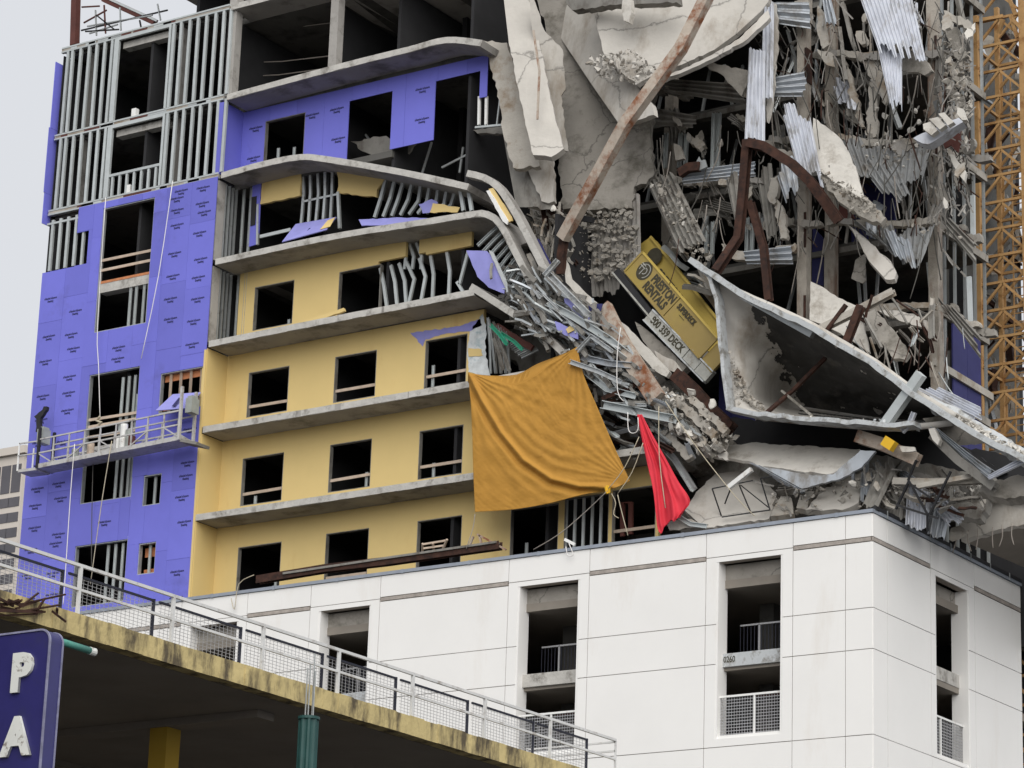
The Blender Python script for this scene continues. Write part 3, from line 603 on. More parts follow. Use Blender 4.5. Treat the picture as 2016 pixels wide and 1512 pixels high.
for i in range(4):
    wcol = i == 2
    for k, (zt, zb) in enumerate(rows):
        if wcol and k == 0: zb = rzt+.16
        elif wcol and k == 1: zt = rzt+.16
        clad((ys[i], ys[i+1], zt, zb), 'y', [(a, b, rzb, rzt) for a, b in ry])
    if not wcol: MB().bar((-.012, ys[i]-(.9 if i == 1 else -.03), ZJ[0]), (-.012, ys[i+1]-.03, ZJ[0]), .11, .05, (1, 0, 0)).build('joint_strip', 'sealant', pod) if i else None
MB().box(XPL, .03, -.05, .34, ZC-.055, ZC+.05).build('coping', 'coping', pod); MB().box(-.34, .05, .345, YPE+.02, ZC-.055, ZC+.05).build('coping', 'coping', pod)
for k in range(14): x = -1.2-k*2.6; MB().box(x, x+.10, -.062, .1, ZC-.07, ZC+.058).build('coping_clip', 'coping', pod)
MB().box(-.05, .065, .1, YPE, ZC+.052, ZC+.16).build('black_flashing', 'black', pod)
for k in range(7): y = .8+k*1.4; MB().box(.06, .075, y, y+.05, ZC-.06, ZC+.17).build('flashing_strap', 'galv', pod)
ZSP = P(1420, 1296, 0).z; RD = text_mesh('0260', .02, 0)
for n, (a, b) in enumerate(wx):
    w = MB().box(a+.002, a+.07, .01, .55, ZWB, ZWT).box(b-.07, b-.002, .01, .55, ZWB, ZWT).box(a+.07, b-.07, .05, .55, ZWB+.001, ZWB+.1).build('window', 'white', pod)
    MB().box(a+.07, b-.07, .42, .62, ZWT-.52, ZWT-.02).build('lintel_beam', 'dull', w)
    sp = MB().box(a+.07, b-.07, .30, .62, ZSP-.20, ZSP+.20).build('spandrel', 'edge' if n % 2 else 'rim', w)
    if n == 0: place_text('number_lettering', RD, 'dkpr', Vector((a+.3, .296, ZSP+.01)), (1, 0, 0), (0, 0, 1), .2, .26, w)
    MB().bar((a+.07, .2, ZWB+1.28), (b-.07, .2, ZWB+1.28), .06, .05).bar(((a+b)/2+.1, .2, ZWB+.1), ((a+b)/2+.1, .2, ZWB+1.25), .05, .04).build('guard_rail', 'rail', w)
    g = MB()
    for k in range(24): x = a+.09+(b-a-.18)*k/23; g.bar((x, .21, ZWB+.1), (x, .21, ZWB+1.25), .013, .01)
    for k in range(12): z = ZWB+.16+k*.092; g.bar((a+.08, .225, z), (b-.08, .225, z), .022, .01)
    stuff(g.build('guard_mesh', 'wire', w))
    MB().bar((a+.1, 1.3, ZSP+1.25), (b-.1, 1.3, ZSP+1.25), .05).bar((b-.7, 1.3, ZSP+.2), (b-.7, 1.3, ZSP+1.25), .05).bar((a+.75, 1.3, ZSP+.2), (a+.75, 1.3, ZSP+1.25), .05).build('inner_rail', 'wire', w)
    g = MB()
    for k in range(18): x = a+.1+(b-a-.2)*k/17; g.bar((x, 1.3, ZSP+.2), (x, 1.3, ZSP+1.2), .02, .01)
    stuff(g.build('inner_mesh', 'railb', w))
    MB().box(a+.02, a+.5, 2.6, 3.1, ZWB-2, ZWT-.55).build('inner_column', 'ceil', w)
    MB().tube([(a+.4, 3.4, ZSP+1.9), (b-.6, 3.4, ZSP+1.9), (b-.4, 3.4, ZSP+2.15)], .06).build('service_pipe', 'galv', w)
    MB().box(a+.07, b+.3, 2.2, 2.35, ZSP-.75, ZSP-.62).build('red_pipe', 'oxide', w)
a, b = ry[0]
w = MB().box(-.55, -.01, b-.07, b-.002, rzb, rzt).box(-.55, -.01, a+.002, a+.07, rzb, rzt).box(-.55, -.05, a+.07, b-.07, rzb+.001, rzb+.1).build('window', 'white', pod)
zs2 = PXp(1870, 1325, 0).z; MB().box(-.62, -.42, a+.07, b-.07, rzt-.52, rzt-.02).build('lintel_beam', 'dull', w); MB().box(-.62, -.30, a+.07, b-.07, zs2-.2, zs2+.2).build('spandrel', 'edge', w)
MB().bar((-.2, a+.07, rzb+1.28), (-.2, b-.07, rzb+1.28), .06, .05).bar((-.2, a+.7, rzb+.1), (-.2, a+.7, rzb+1.25), .05).build('guard_rail', 'rail', w)
g = MB()
for k in range(22): y = a+.09+(b-a-.18)*k/21; g.bar((-.21, y, rzb+.1), (-.21, y, rzb+1.25), .013, .01)
for k in range(12): z = rzb+.16+k*.092; g.bar((-.225, a+.08, z), (-.225, b-.08, z), .022, .01)
stuff(g.build('guard_mesh', 'wire', w))
for z in (ZC-.5, ZWT+.02-.5, ZSP-.05, ZWB+.02, ZWB-3.0, ZWB-6): MB().box(XPL, -.32, .4, 14, z-.25, z).build('parking_deck', 'gconc', pod)
MB().box(XPL, -.35, 12, 12.2, 0, ZC-.8).build('rear_wall', 'dark', pod); MB().box(-9.2, -9, 3.5, 12, 2, ZC-.8).build('inner_wall', 'dark', pod); MB().box(XPL-.2, XPL, 0, 14, 0, ZC).build('side_wall', 'dark', pod)
MB().box(-14, -.8, YPE, 16, 0, ZC-1.2).build('rear_wing', 'dark', pod)
# ================================================================== PARKING GARAGE across the street (left foreground)
XG = 12.0; gz = lambda x, y: PXp(x, y, XG)
ZRl = gz(166, 1111).z; ZD = gz(158, 1209).z; YG0, YG1 = -66., gz(1222, 1450).y
garage = T('parking_garage', (0, -45, 0), 'old parking garage deck with stained yellow edge and white rails in the foreground', 'building')
ZDT = ZD; ZDB = ZD-.30
MB().box(-34, XG-.26, YG0, YG1+.1, ZDT-.305, ZDT-.1).build('deck', 'gconc', garage)
mb = MB(); n = 90
for i in range(n):
    y0, y1 = YG0+(YG1+.2-YG0)*i/n, YG0+(YG1+.2-YG0)*(i+1)/n; o = .02*noise.noise((i*.7, 3, 1)); mb.box(XG-.25, XG+o, y0, y1-.0015, ZDB+.01*noise.noise((i*.5, 8, 1)), ZDT+.025*noise.noise((i*.9, 1, 5)))
mb.build('edge_beam', 'gyel', garage)
kv = ray(326, 1437); KC = CAM+kv*((ZDT-.43-CAM.z)/kv.z)
for k, y in enumerate([KC.y+8.5*i for i in (1, 0, -1)]):
    MB().box(-30, XG-.9, y-.2, y+.2, ZDT-.42, ZDT-.306).build('ceiling_beam', 'gconc', garage)
for x in (-22, -12, -2.5, 5.2): MB().box(x-.18, x+.18, YG0, YG1-.4, ZDT-.40, ZDT-.307).build('ceiling_beam', 'gconc', garage)
for y in (KC.y+8.5, KC.y, KC.y-8.5):
    for x in (KC.x, KC.x-11): 
        MB().add(*(lambda a, h: ([(a-.13, y-.13, 0), (a+.13, y-.13, 0), (a+.13, y+.13, 0), (a-.13, y+.13, 0), (a-.17, y-.16, h), (a+.17, y-.16, h), (a+.17, y+.16, h), (a-.17, y+.16, h)], [(0, 3, 2, 1), (4, 5, 6, 7), (0, 1, 5, 4), (1, 2, 6, 5), (2, 3, 7, 6), (3, 0, 4, 7)]))(x, ZDT-.421)).build('column', 'ycol', garage)
MB().box(-34, -33.7, YG0, YG1, 0, ZDT-.3).build('rear_wall', 'gconc', garage); MB().box(-33.6, 10.4, YG1-.35, YG1-.05, 0, ZDT-.45).build('end_wall', 'gconc', garage); MB().box(-33.6, 9.5, YG0, YG1-.5, 5.2, 5.5).build('lower_deck', 'gconc', garage)
MB().box(XG-3.0, XG-2.94, gz(260, 1420).y-1, gz(260, 1420).y+1.2, ZDT-.37, ZDT-.31).build('light_fitting', 'galv', garage)
# rails
RY = [gz(x, 1250).y for x in (-40, 160, 348, 529, 680, 827, 970, 1099)]+[YG1]; HT = ZRl-ZDT
rl = MB().bar((XG-.1, RY[0]-4, ZRl), (XG-.1, YG1, ZRl), .043).build('top_rail', 'grail', garage)
MB().bar((XG-.1, RY[0]-4, ZDT+HT*.52), (XG-.1, YG1, ZDT+HT*.52), .036).build('mid_rail', 'grail', garage)
for y in RY[:-1]: MB().bar((XG-.1, y, ZDT), (XG-.1, y, ZRl), .045, ref=(1, 0, 0)).build('rail_post', 'grail', garage)
MB().bar((XG-.1, YG1, ZDT-.2), (XG-.1, YG1, ZRl), .03).build('rail_post', 'grail', garage)
MB().bar((XG-.1, YG1, ZRl-.03), (XG-1.9, YG1, ZRl-.03), .03).bar((XG-.1, YG1, ZDT+.5), (XG-1.9, YG1, ZDT+.5), .03).bar((XG-1.9, YG1, ZDT), (XG-1.9, YG1, ZRl), .03).build('end_rail', 'grail', garage)
DY = [gz(x, 1250).y for x in (-60, 138, 322, 497, 660, 806, 948, 1077, 1182)]
for i in range(len(DY)-1):
    y0, y1 = DY[i]+.12, DY[i+1]; zt, zb = ZDT+HT*.84, ZDT+.03
    fr = MB().bar((XG-.22, y0, zt), (XG-.22, y1, zt), .03).bar((XG-.22, y1, zb), (XG-.22, y1, zt+.02), .035, ref=(1, 0, 0)).build('mesh_frame', 'railb', garage)
    g = MB(); ny = int((y1-y0)/.085)
    for k in range(ny): y = y0+(y1-y0)*(k+.5)/ny; g.bar((XG-.22, y, zb), (XG-.22, y, zt-.02), .005, ref=(1, 0, 0))
    for k in range(11): z = zb+.03+(zt-zb-.06)*k/10; g.bar((XG-.225, y0, z), (XG-.225, y1, z), .005, ref=(1, 0, 0))
    stuff(g.build('wire_mesh', 'wire', fr))
for k in range(16):
    a = gz(random.uniform(5, 120), random.uniform(1182, 1204)); b = a+Vector((random.uniform(-.1, .3), random.uniform(-1, 1.), random.uniform(-.25, .25))); MB().bar(a+Vector((.05, 0, -.05)), b, random.uniform(.02, .05), .02).build('rusty_scrap', 'rust', garage)
# ================================================================== VERTICAL SIGN
p = PXp(99, 1262, 13.6); YS = p.y; XS = 13.6
sign = T('parking_sign', (XS-.7, YS, 0), 'deep blue vertical enamel sign with chipped white letters P and A', 'sign')
ztop = PXp(86, 1237, XS-.08).z; zb = ztop-7; R = .16; D = .24; x0 = XS-1.25
out = [(x0, zb), (XS, zb)]+[(XS-R+R*math.cos(t*math.pi/16), ztop-R+R*math.sin(t*math.pi/16)) for t in range(9)]+[(x0+R+R*math.cos(math.pi/2+t*math.pi/16), ztop-R+R*math.sin(math.pi/2+t*math.pi/16)) for t in range(9)]
mb = MB(); nn = len(out); mb.add([(x, YS, z) for x, z in out]+[(x, YS+D, z) for x, z in out], [tuple(range(nn)), tuple(range(nn, 2*nn))[::-1]]+[(i, nn+i, nn+(i+1) % nn, (i+1) % nn) for i in range(nn)])
mb.build('cabinet', 'signb', sign)
for y in (YS-.004, YS+D-.01):
    tr = MB().prof([(x, y, z) for x, z in out[1:]], [(-.012, -.012), (.012, -.012), (.012, .012), (-.012, .012)], (0, -1, 0)).build('edge_trim', 'signe', sign)
for ch, tl, br in (('P', (24, 1287), (64, 1360)), ('A', (16, 1412), (48, 1487)), ('R', (2, 1535), (40, 1606)), ('K', (-10, 1660), (30, 1730))):
    a, b = P(*tl, YS-.03), P(*br, YS-.03); me = text_mesh(ch, .055, .02); zs = [v.co.y for v in me.vertices]; xs_ = [v.co.x for v in me.vertices]; h = max(zs)-min(zs)
    cxm, cym = (max(xs_)+min(xs_))/2, (max(zs)+min(zs))/2; sz = (a.z-b.z)/h; sxx = sz*.98
    place_text('letter', me, 'letter', Vector(((a.x+b.x)/2-cxm*sxx, YS-.025, (a.z+b.z)/2-cym*sz)), (1, 0, 0), (0, 0, 1), sxx, sz, sign)
p0 = PXp(122, 1264, XS-.3); p1 = PXp(176, 1281, XS-.3)
pipe = T('teal_pipe', p0, 'short teal bracket pipe with pale cap right behind the vertical blue sign', 'pipe')
MB().tube([p0-(p1-p0)*.4, p1], .047, 12).build('tube', 'teal', pipe, smooth=True); d = (p1-p0).normalized(); MB().tube([p1+d*.002, p1+d*.1], .053, 12).build('end_cap', 'letter', pipe)
# ================================================================== GREEN POST
gp = PXp(608, 1417, 12.9)
post = T('ribbed_post', (gp.x, gp.y, 0), 'dark green ribbed post with thin metal rods standing out of its top', 'post')
n = 32; pr = [((.145 if i % 4 < 2 else .125)*math.cos(2*math.pi*i/n), (.145 if i % 4 < 2 else .125)*math.sin(2*math.pi*i/n)) for i in range(n)]
MB().prof([(gp.x, gp.y, 0), (gp.x, gp.y, gp.z)], pr).build('shaft', 'dgreen', post)
MB().tube([(gp.x, gp.y, gp.z), (gp.x, gp.y, gp.z+.04)], .158, 20).build('cap', 'dgreen', post)
for dx, h in ((-.07, .75), (-.02, .8), (.05, .95), (.07, .7)): MB().tube([(gp.x+dx, gp.y, gp.z), (gp.x+dx, gp.y, gp.z+h)], .011, 6).build('rod', 'galv', post)
# ================================================================== OFFICE BLOCK far left
YO = 60.; ob = P(48, 893, YO); ol = P(-260, 893, YO)
off = T('office_tower', (ob.x-10, YO+6, 0), 'distant pale stone office tower with slot windows above square ones', 'building')
MB().box(ol.x, ob.x, YO, YO+25, 0, ob.z).build('wall', 'office', off); MB().box(ol.x-.2, ob.x+.25, YO-.25, YO+25.2, ob.z+.001, ob.z+.5).build('parapet', 'office', off)
pp = P(5, 919, YO); q = P(18, 971, YO); cw = (P(25, 920, YO).x-P(5, 919, YO).x); ww = (q.x-pp.x); fh = (P(8, 983, YO).z-P(6, 1013, YO).z)
for c in range(-6, 2):
    x = pp.x+c*cw; MB().box(x, x+ww, YO-.03, YO+.05, q.z, pp.z).build('window', 'glass', off)
    for r_ in range(12): z = P(8, 982, YO).z-r_*fh; MB().box(x-.1, x+ww+.05, YO-.03, YO+.05, z-fh*.62, z).build('window', 'glass', off)
# ================================================================== CRANE MAST
CX = -1.75; cl = PXp(1926, 420, CX); crane = T('crane_mast', (CX+.9, cl.y+.9, 0), 'tall ochre lattice crane mast standing right of the collapsed floors', 'crane')
wy = 1.75; X0, X1, Y0c, Y1c = CX, CX+1.72, cl.y, cl.y+1.72
ztop = PXp(1915, 28, CX).z; z = 0; bh = .95; lv = [i*bh*2 for i in range(int((ztop-.4)/(bh*2))+1)]
for x, y, h in ((X0, Y0c, ztop), (X1, Y0c, ztop+3), (X0, Y1c, ztop+1), (X1, Y1c, ztop+2)): MB().bar((x, y, 0), (x, y, h), .2 if y == Y0c else .15, .2 if y == Y0c else .15).build('leg', 'crane', crane)
for k, z in enumerate(lv):
    for (xa, ya), (xb, yb) in (((X0, Y0c), (X1, Y0c)), ((X0, Y1c), (X1, Y1c)), ((X0, Y0c), (X0, Y1c)), ((X1, Y0c), (X1, Y1c))):
        a, b = Vector((xa, ya, z)), Vector((xb, yb, z)); m = (a+b)/2
        MB().bar(a, b, .09).build('brace', 'crane', crane)
        if z > 18:
            u = Vector((0, 0, bh)); MB().bar(a+u, b+u, .085).build('brace', 'crane', crane) if ya == yb == Y0c else None
            if ya == yb:
                MB().bar(a+u*.05, m+u*.97, .08).build('brace', 'crane', crane); MB().bar(b+u*.05, m+u*.97, .08).build('brace', 'crane', crane)
                MB().bar(a+u*1.05, m+u*1.95, .08).build('brace', 'crane', crane); MB().bar(b+u*1.05, m+u*1.95, .08).build('brace', 'crane', crane)
            if k % 2 == 0: MB().bar(a+Vector((.1, .1, .15)), a+Vector((.1, .1, 1.75)), .05).build('ladder_rail', 'crane', crane)
for k in range(60): z = 24+k*.3; MB().bar((X0+.6, Y1c-.3, z), (X0+1.0, Y1c-.3, z), .03).build('rung', 'crane', crane)
for px in (.6, 1.0): MB().bar((X0+px, Y1c-.3, 22), (X0+px, Y1c-.3, 43), .04).build('ladder_rail', 'crane', crane)
for a, b in (((1920, 42), (1975, 32)), ((1990, 30), (2003, 75)), ((1988, 0), (2000, 30)), ((1975, 38), (1966, 66)), ((1995, 40), (2016, 60))): MB().bar(P(*a, Y0c-.1), P(*b, Y0c), .12).build('bent_brace', 'crane', crane)
# ================================================================== WRECK: hanging slabs
slab('concrete_slab', 'narrow broken slab strip with a ragged brown core beside the top of the purple wall', [(949, 79), (998, 84), (1025, 167), (1043, 247), (1062, 327), (1010, 330), (1000, 300), (989, 256), (980, 179), (964, 125)], (1.4, .3, -.25), .22, 'beige', 3, cat='slab')
corr('deck_strip', 'grey perforated metal deck strip hanging below the narrow broken slab strip', [(990, 262), (1040, 262), (1088, 411), (1017, 412)], (1.9, .2, -.2), 3, 'deckd', amp=.012, cat='metal decking')
slab('concrete_slab', 'long pale hanging slab with a dark left edge and a rusty streak, right of the purple wall', [(985, -60), (1040, -60), (1052, 40), (1070, 120), (1090, 220), (1110, 292), (1085, 309), (1050, 305), (1031, 226), (1001, 77)], (.9, .5, -.45), .26, 'pale', 1.6, cat='slab', clean=(9, 0))
slab('concrete_slab', 'grey triangular slab leaning behind the long pale hanging slab', [(1036, -60), (1052, 0), (1072, 60), (1108, 98), (1113, 176), (1105, 188), (1114, 268), (1119, 298), (1098, 296), (1075, 180), (1048, 60)], (1.7, .9, .35), .22, 'pale', 1.6, cat='slab')
slab('concrete_slab', 'small pale tongue of concrete below the long hanging slab', [(1038, 298), (1086, 308), (1091, 396), (1080, 400), (1066, 396), (1054, 366), (1040, 336)], (1.8, .2, -.2), .2, 'pale', 2.2, cat='slab')
beam('timber_strip', 'thin brown streak of timber stuck to the face of the long pale hanging slab', [(1050, 60), (1062, 140), (1058, 235)], [.62, .4, .2], .07, 'rustp', 'b', .04, 'timber')
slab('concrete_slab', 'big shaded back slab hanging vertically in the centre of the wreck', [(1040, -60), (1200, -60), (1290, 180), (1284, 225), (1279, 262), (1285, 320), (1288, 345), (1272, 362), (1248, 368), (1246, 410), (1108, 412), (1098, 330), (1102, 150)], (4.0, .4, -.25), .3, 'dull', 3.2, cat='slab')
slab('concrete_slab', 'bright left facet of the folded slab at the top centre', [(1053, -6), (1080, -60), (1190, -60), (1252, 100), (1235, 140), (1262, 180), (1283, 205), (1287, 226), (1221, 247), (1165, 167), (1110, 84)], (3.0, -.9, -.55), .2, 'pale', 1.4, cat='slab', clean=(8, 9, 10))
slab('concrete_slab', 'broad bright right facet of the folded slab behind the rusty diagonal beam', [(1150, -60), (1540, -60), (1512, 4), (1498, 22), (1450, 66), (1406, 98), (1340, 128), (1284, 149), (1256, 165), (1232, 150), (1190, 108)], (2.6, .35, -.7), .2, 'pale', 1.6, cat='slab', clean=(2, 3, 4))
slab('broken_edge', 'thin lower lip of the bright folded slab, cracked loose along its right side', [(1268, 162), (1340, 138), (1402, 108), (1455, 76), (1512, 20), (1516, 34), (1470, 78), (1410, 112), (1345, 142), (1300, 158)], (2.2, .35, -.5), .18, 'pale', 1.2, cat='slab')
slab('ledge', 'dirty grey ledge of deck along the very top of the folded slab', [(1112, -8), (1330, -10), (1332, 4), (1222, 8), (1126, 20), (1115, 8)], (1.6, 0, 0), .4, 'deckd', 2, cat='slab')
slab('concrete_piece', 'white concrete stub hanging from the top ledge', [(1226, -4), (1240, -4), (1243, 24), (1238, 44), (1228, 40), (1224, 20)], (1.3, 0, 0), .25, 'chunk', 1.2, cat='concrete piece')
corr('corrugated_underside', 'crumbling corrugated underside at the foot of the shaded back slab', [(1104, 400), (1260, 394), (1263, 566), (1122, 576)], (4.0, 0, .1), 17, 'ddeck', amp=.035, jag=10, nv=7, cat='metal decking')
mb = MB(); rd = random.Random(5)
yy = 402
while yy < 545:
    hh = rd.uniform(6, 12); x = 1106+max(0, (yy-440)*.16)+rd.uniform(-4, 6)
    while x < 1240-max(0, (yy-470)*.25):
        ww = rd.choice((rd.uniform(5, 10), rd.uniform(8, 14), rd.uniform(12, 30)))
        if rd.random() < (.93 if yy < 450 else .72 if yy < 500 else .40):
            oy = rd.uniform(-4, 4); ra = rd.uniform(-.35, .35); cx_, cy_ = x+ww/2, yy+hh/2+oy; q = []; nk = rd.choice((4, 5, 6, 7))
            for k in range(nk):
                an = 2*math.pi*k/nk+ra+rd.uniform(-.35, .35); rr2 = rd.uniform(.75, 1.15); q.append((cx_+math.cos(an)*ww*.5*rr2, cy_+math.sin(an)*hh*.54*rr2))
            d = rd.uniform(0, .035)
            mb.plate([P(u, v, 3.78+(yy-480)*.001-d) for u, v in q], .06)
        x += ww
    yy += hh
stuff(mb.build('cracked_crust', 'rubble', None, 'blocky cracked concrete crust covering the corrugated underside of the back slab', 'crust'))
# middle bay between back slab and the bright hanging decks
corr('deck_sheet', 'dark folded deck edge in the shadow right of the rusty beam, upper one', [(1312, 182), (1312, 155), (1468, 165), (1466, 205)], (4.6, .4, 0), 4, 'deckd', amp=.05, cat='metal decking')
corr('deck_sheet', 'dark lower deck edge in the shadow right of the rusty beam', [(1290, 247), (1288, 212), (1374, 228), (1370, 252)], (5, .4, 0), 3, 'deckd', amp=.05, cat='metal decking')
slab('concrete_slab', 'twisted slab end curling under the bright folded slab', [(1375, 110), (1420, 128), (1470, 138), (1473, 158), (1460, 190), (1440, 168), (1425, 150), (1380, 126)], (3.6, .3, .3), .18, 'dull', 2.5, cat='slab')
corr('deck_sheet', 'level grey deck edge with debris on top in the middle bay', [(1345, 362), (1340, 338), (1484, 318), (1482, 348)], (4.4, .4, 0), 4, 'deck', amp=.05, cat='metal decking')
corr('deck_sheet', 'long corrugated deck sliding diagonally toward the yellow platform', [(1272, 356), (1326, 342), (1392, 478), (1338, 500)], (3.7, -.3, -.7), 6, 'deckd', amp=.06, nv=8, cat='metal decking')
corr('deck_sheet', 'narrow tilted deck strip under the level grey deck edge', [(1428, 352), (1452, 340), (1462, 440), (1448, 440)], (4.0, 0, -.3), 2, 'deckd', amp=.05, cat='metal decking')
corr('deck_sheet', 'bright vertical deck sheet hanging left of the rusty bent beam', [(1475, 97), (1507, 101), (1506, 282), (1466, 274)], (3.0, .2, -.3), 5, 'deckb', amp=.04, nv=8, cat='metal decking')
corr('deck_sheet', 'upper bright deck strip hanging behind the vertical sheet', [(1504, 16), (1524, 8), (1522, 196), (1496, 200)], (3.5, .2, -.2), 3, 'deckb', amp=.05, nv=8, cat='metal decking')
slab('concrete_slab', 'thin cream slab edge hanging behind the vertical bright deck', [(1508, 16), (1526, 6), (1530, 60), (1526, 130), (1520, 200), (1510, 240), (1508, 120)], (3.8, 0, -.2), .14, 'pale', 2, cat='slab')
corr('deck_sheet', 'grey deck end sticking out at the top right of the bright folded slab', [(1526, 46), (1522, 4), (1592, 4), (1592, 56)], (4.4, .4, 0), 3, 'deck', amp=.06, cat='metal decking')
corr('deck_sheet', 'grey deck end beside the weathered column, storey below', [(1520, 190), (1524, 152), (1584, 140), (1582, 190)], (4.2, .4, 0), 4, 'deck', amp=.05, cat='metal decking')
# right upper bays
corr('deck_sheet', 'long bright ribbed roof sheet hanging at the top right', [(1684, -30), (1790, -30), (1820, 104), (1730, 100)], (3.2, .4, -.8), 13, 'deckb', amp=.03, jag=16, nv=10, cat='metal decking')
corr('deck_sheet', 'torn lower tongue of the bright ribbed roof sheet', [(1726, 84), (1776, 96), (1776, 206), (1752, 206)], (2.7, .4, -.8), 6, 'deckb', amp=.03, jag=14, nv=8, cat='metal decking')
slab('concrete_slab', 'torn dark slab end beneath the bright ribbed roof sheet', [(1766, 92), (1812, 106), (1836, 140), (1820, 148), (1795, 142), (1768, 132)], (3.6, 0, 0), .16, 'dull', 3, cat='slab')
ledge = slab('block_ledge', 'tilted ledge carrying a row of white blocks beside the crane', [(1798, 272), (1816, 262), (1888, 232), (1896, 240), (1828, 284), (1816, 282)], (3.4, .3, 0), .5, 'deckb', 1, cat='slab')
for k, q in enumerate([[(1817, 244), (1833, 239), (1846, 256), (1834, 266), (1818, 254)], [(1829, 234), (1847, 230), (1862, 246), (1850, 255)], [(1847, 224), (1859, 221), (1878, 240), (1866, 247)], [(1885, 212), (1896, 214), (1904, 236), (1894, 236), (1884, 224)]]):
    slab('white_block', 'white concrete block lying on the tilted ledge beside the crane', q, (3.0, .3, 0), .25, 'chunk', .8, cat='block', group='white blocks on the tilted ledge')
slab('concrete_slab', 'smooth pale leaf of slab leaning between the weathered columns', [(1601, 232), (1624, 247), (1650, 268), (1668, 292), (1686, 335), (1702, 392), (1684, 384), (1655, 365), (1621, 342), (1604, 322)], (3.9, .2, -.6), .16, 'chunk', 1.8, cat='slab')
corr('deck_sheet', 'blue grey crumpled sheet left of the smooth pale leaf', [(1538, 214), (1594, 224), (1620, 358), (1574, 346)], (3.6, .2, -.4), 7, 'deckb', amp=.04, jag=14, nv=8, cat='metal decking')
corr('deck_sheet', 'second crumpled sheet hanging under the bent rusty beam', [(1528, 340), (1566, 318), (1572, 366), (1545, 392)], (3.4, 0, -.3), 3, 'deck', amp=.05, jag=12, cat='metal decking')
slab('slab_band', 'rubble crusted band of slab under the smooth pale leaf', [(1612, 336), (1640, 350), (1690, 378), (1744, 428), (1734, 440), (1690, 424), (1650, 396), (1618, 356)], (3.7, .2, -.5), .22, 'beige', 4, cat='slab')
for i, (q, ri) in enumerate(([[(1652, 266), (1838, 278), (1816, 356), (1688, 348)], 11], [[(1688, 444), (1842, 438), (1818, 508), (1732, 474)], 10])):
    corr('deck_fan', ('sagging fan of dark decking strewn with chunks, upper storey', 'sagging fan of grey decking, storey below')[i], q, (4.9, .2, -1.0), ri, 'deckg', amp=.05, jag=12, nv=7, cat='metal decking', sag=.3)
corr('deck_tongue', 'torn tongue of decking hanging below the upper fan', [(1694, 326), (1766, 318), (1792, 384), (1742, 388)], (4.6, .2, -.8), 5, 'deckg', amp=.05, jag=14, nv=6, cat='metal decking')
corr('deck_tongue', 'torn tongue of decking hanging below the lower fan', [(1738, 452), (1792, 466), (1802, 518), (1762, 504)], (4.5, .2, -.8), 4, 'deck', amp=.05, jag=14, nv=6, cat='metal decking')
for q, lb in (([(1316, 784), (1334, 778), (1414, 850), (1400, 864)], 'long dusty plank of floor slab lying down the lower slope, upper one'), ([(1298, 806), (1318, 804), (1392, 868), (1374, 880)], 'long dusty plank of floor slab lying down the lower slope, lower one'), ([(1350, 784), (1366, 780), (1434, 842), (1424, 854)], 'short dusty plank of floor slab beside the dark brown girder'), ([(1300, 850), (1316, 846), (1364, 898), (1350, 906)], 'dull plank of floor slab right of the red cloth')): slab('floor_plank', lb, q, (.5, .2, -.3), .2, 'beige' if 'dull' not in lb else 'dull', 3, cat='slab', step=6)
slab('floor_edge', 'ragged sagging floor edge above the upper fan of decking', [(1650, 262), (1700, 272), (1760, 276), (1838, 264), (1838, 274), (1768, 288), (1700, 286), (1652, 274)], (5.2, 0, 0), .3, 'beige', 2.6, cat='slab')
slab('floor_edge', 'ragged floor edge above the grey fan of decking', [(1652, 430), (1720, 436), (1778, 432), (1840, 426), (1840, 438), (1780, 446), (1720, 448), (1655, 440)], (5.2, 0, 0), .3, 'beige', 2.6, cat='slab')
slab('floor_edge', 'thin floor edge left of the rightmost weathered column', [(1690, 600), (1760, 596), (1838, 594), (1838, 606), (1762, 610), (1695, 612)], (5.4, 0, 0), .3, 'beige', 2, cat='slab')
slab('floor_edge', 'dusty floor edge crossing behind the two weathered columns near the top', [(1648, 98), (1700, 104), (1730, 100), (1730, 112), (1690, 114), (1648, 110)], (5.6, 0, 0), .3, 'beige', 2, cat='slab')
slab('concrete_slab', 'cream slab plank with a broken tip hanging above the navy gap', [(1667, 439), (1684, 452), (1706, 470), (1728, 492), (1755, 516), (1765, 536), (1761, 549), (1743, 550), (1720, 524), (1706, 504), (1690, 472)], (4.4, .2, -.8), .2, 'pale', 1.8, cat='slab')
slab('concrete_slab', 'pale flake of slab under the thin floor edge', [(1730, 612), (1767, 611), (1800, 618), (1828, 632), (1825, 647), (1779, 634)], (4.9, .2, -.3), .14, 'pale', 2.2, cat='slab')
slab('concrete_slab', 'olive grey crumpled slab below the crossed rusty beams', [(1699, 614), (1724, 608), (1760, 650), (1791, 696), (1782, 708), (1760, 706), (1736, 676)], (4.0, .2, -.6), .16, 'dull', 2.6, cat='slab')
slab('wall_panel', 'smooth off white wall panel leaning behind the crossed rusty beams', [(1596, 554), (1620, 565), (1650, 586), (1693, 604), (1712, 694), (1680, 672), (1626, 640), (1594, 630)], (4.5, .2, -.3), .12, 'chunk', 1, cat='wall panel')
corr('deck_sheet', 'slumped fringe of decking right of the rightmost column, upper', [(1852, 436), (1866, 424), (1922, 480), (1914, 512)], (5.2, -.2, -.5), 3, 'deckd', amp=.05, jag=12, cat='metal decking')
corr('deck_sheet', 'slumped fringe of decking above the navy boards', [(1854, 606), (1870, 596), (1934, 666), (1918, 690)], (5.2, -.2, -.5), 4, 'deckd', amp=.05, jag=16, cat='metal decking')
slab('concrete_slab', 'cream splinter of slab left of the crane', [(1870, 304), (1877, 304), (1890, 322), (1902, 340), (1898, 356), (1888, 344), (1878, 328)], (4.2, 0, -.4), .14, 'chunk', 1.2, cat='slab')
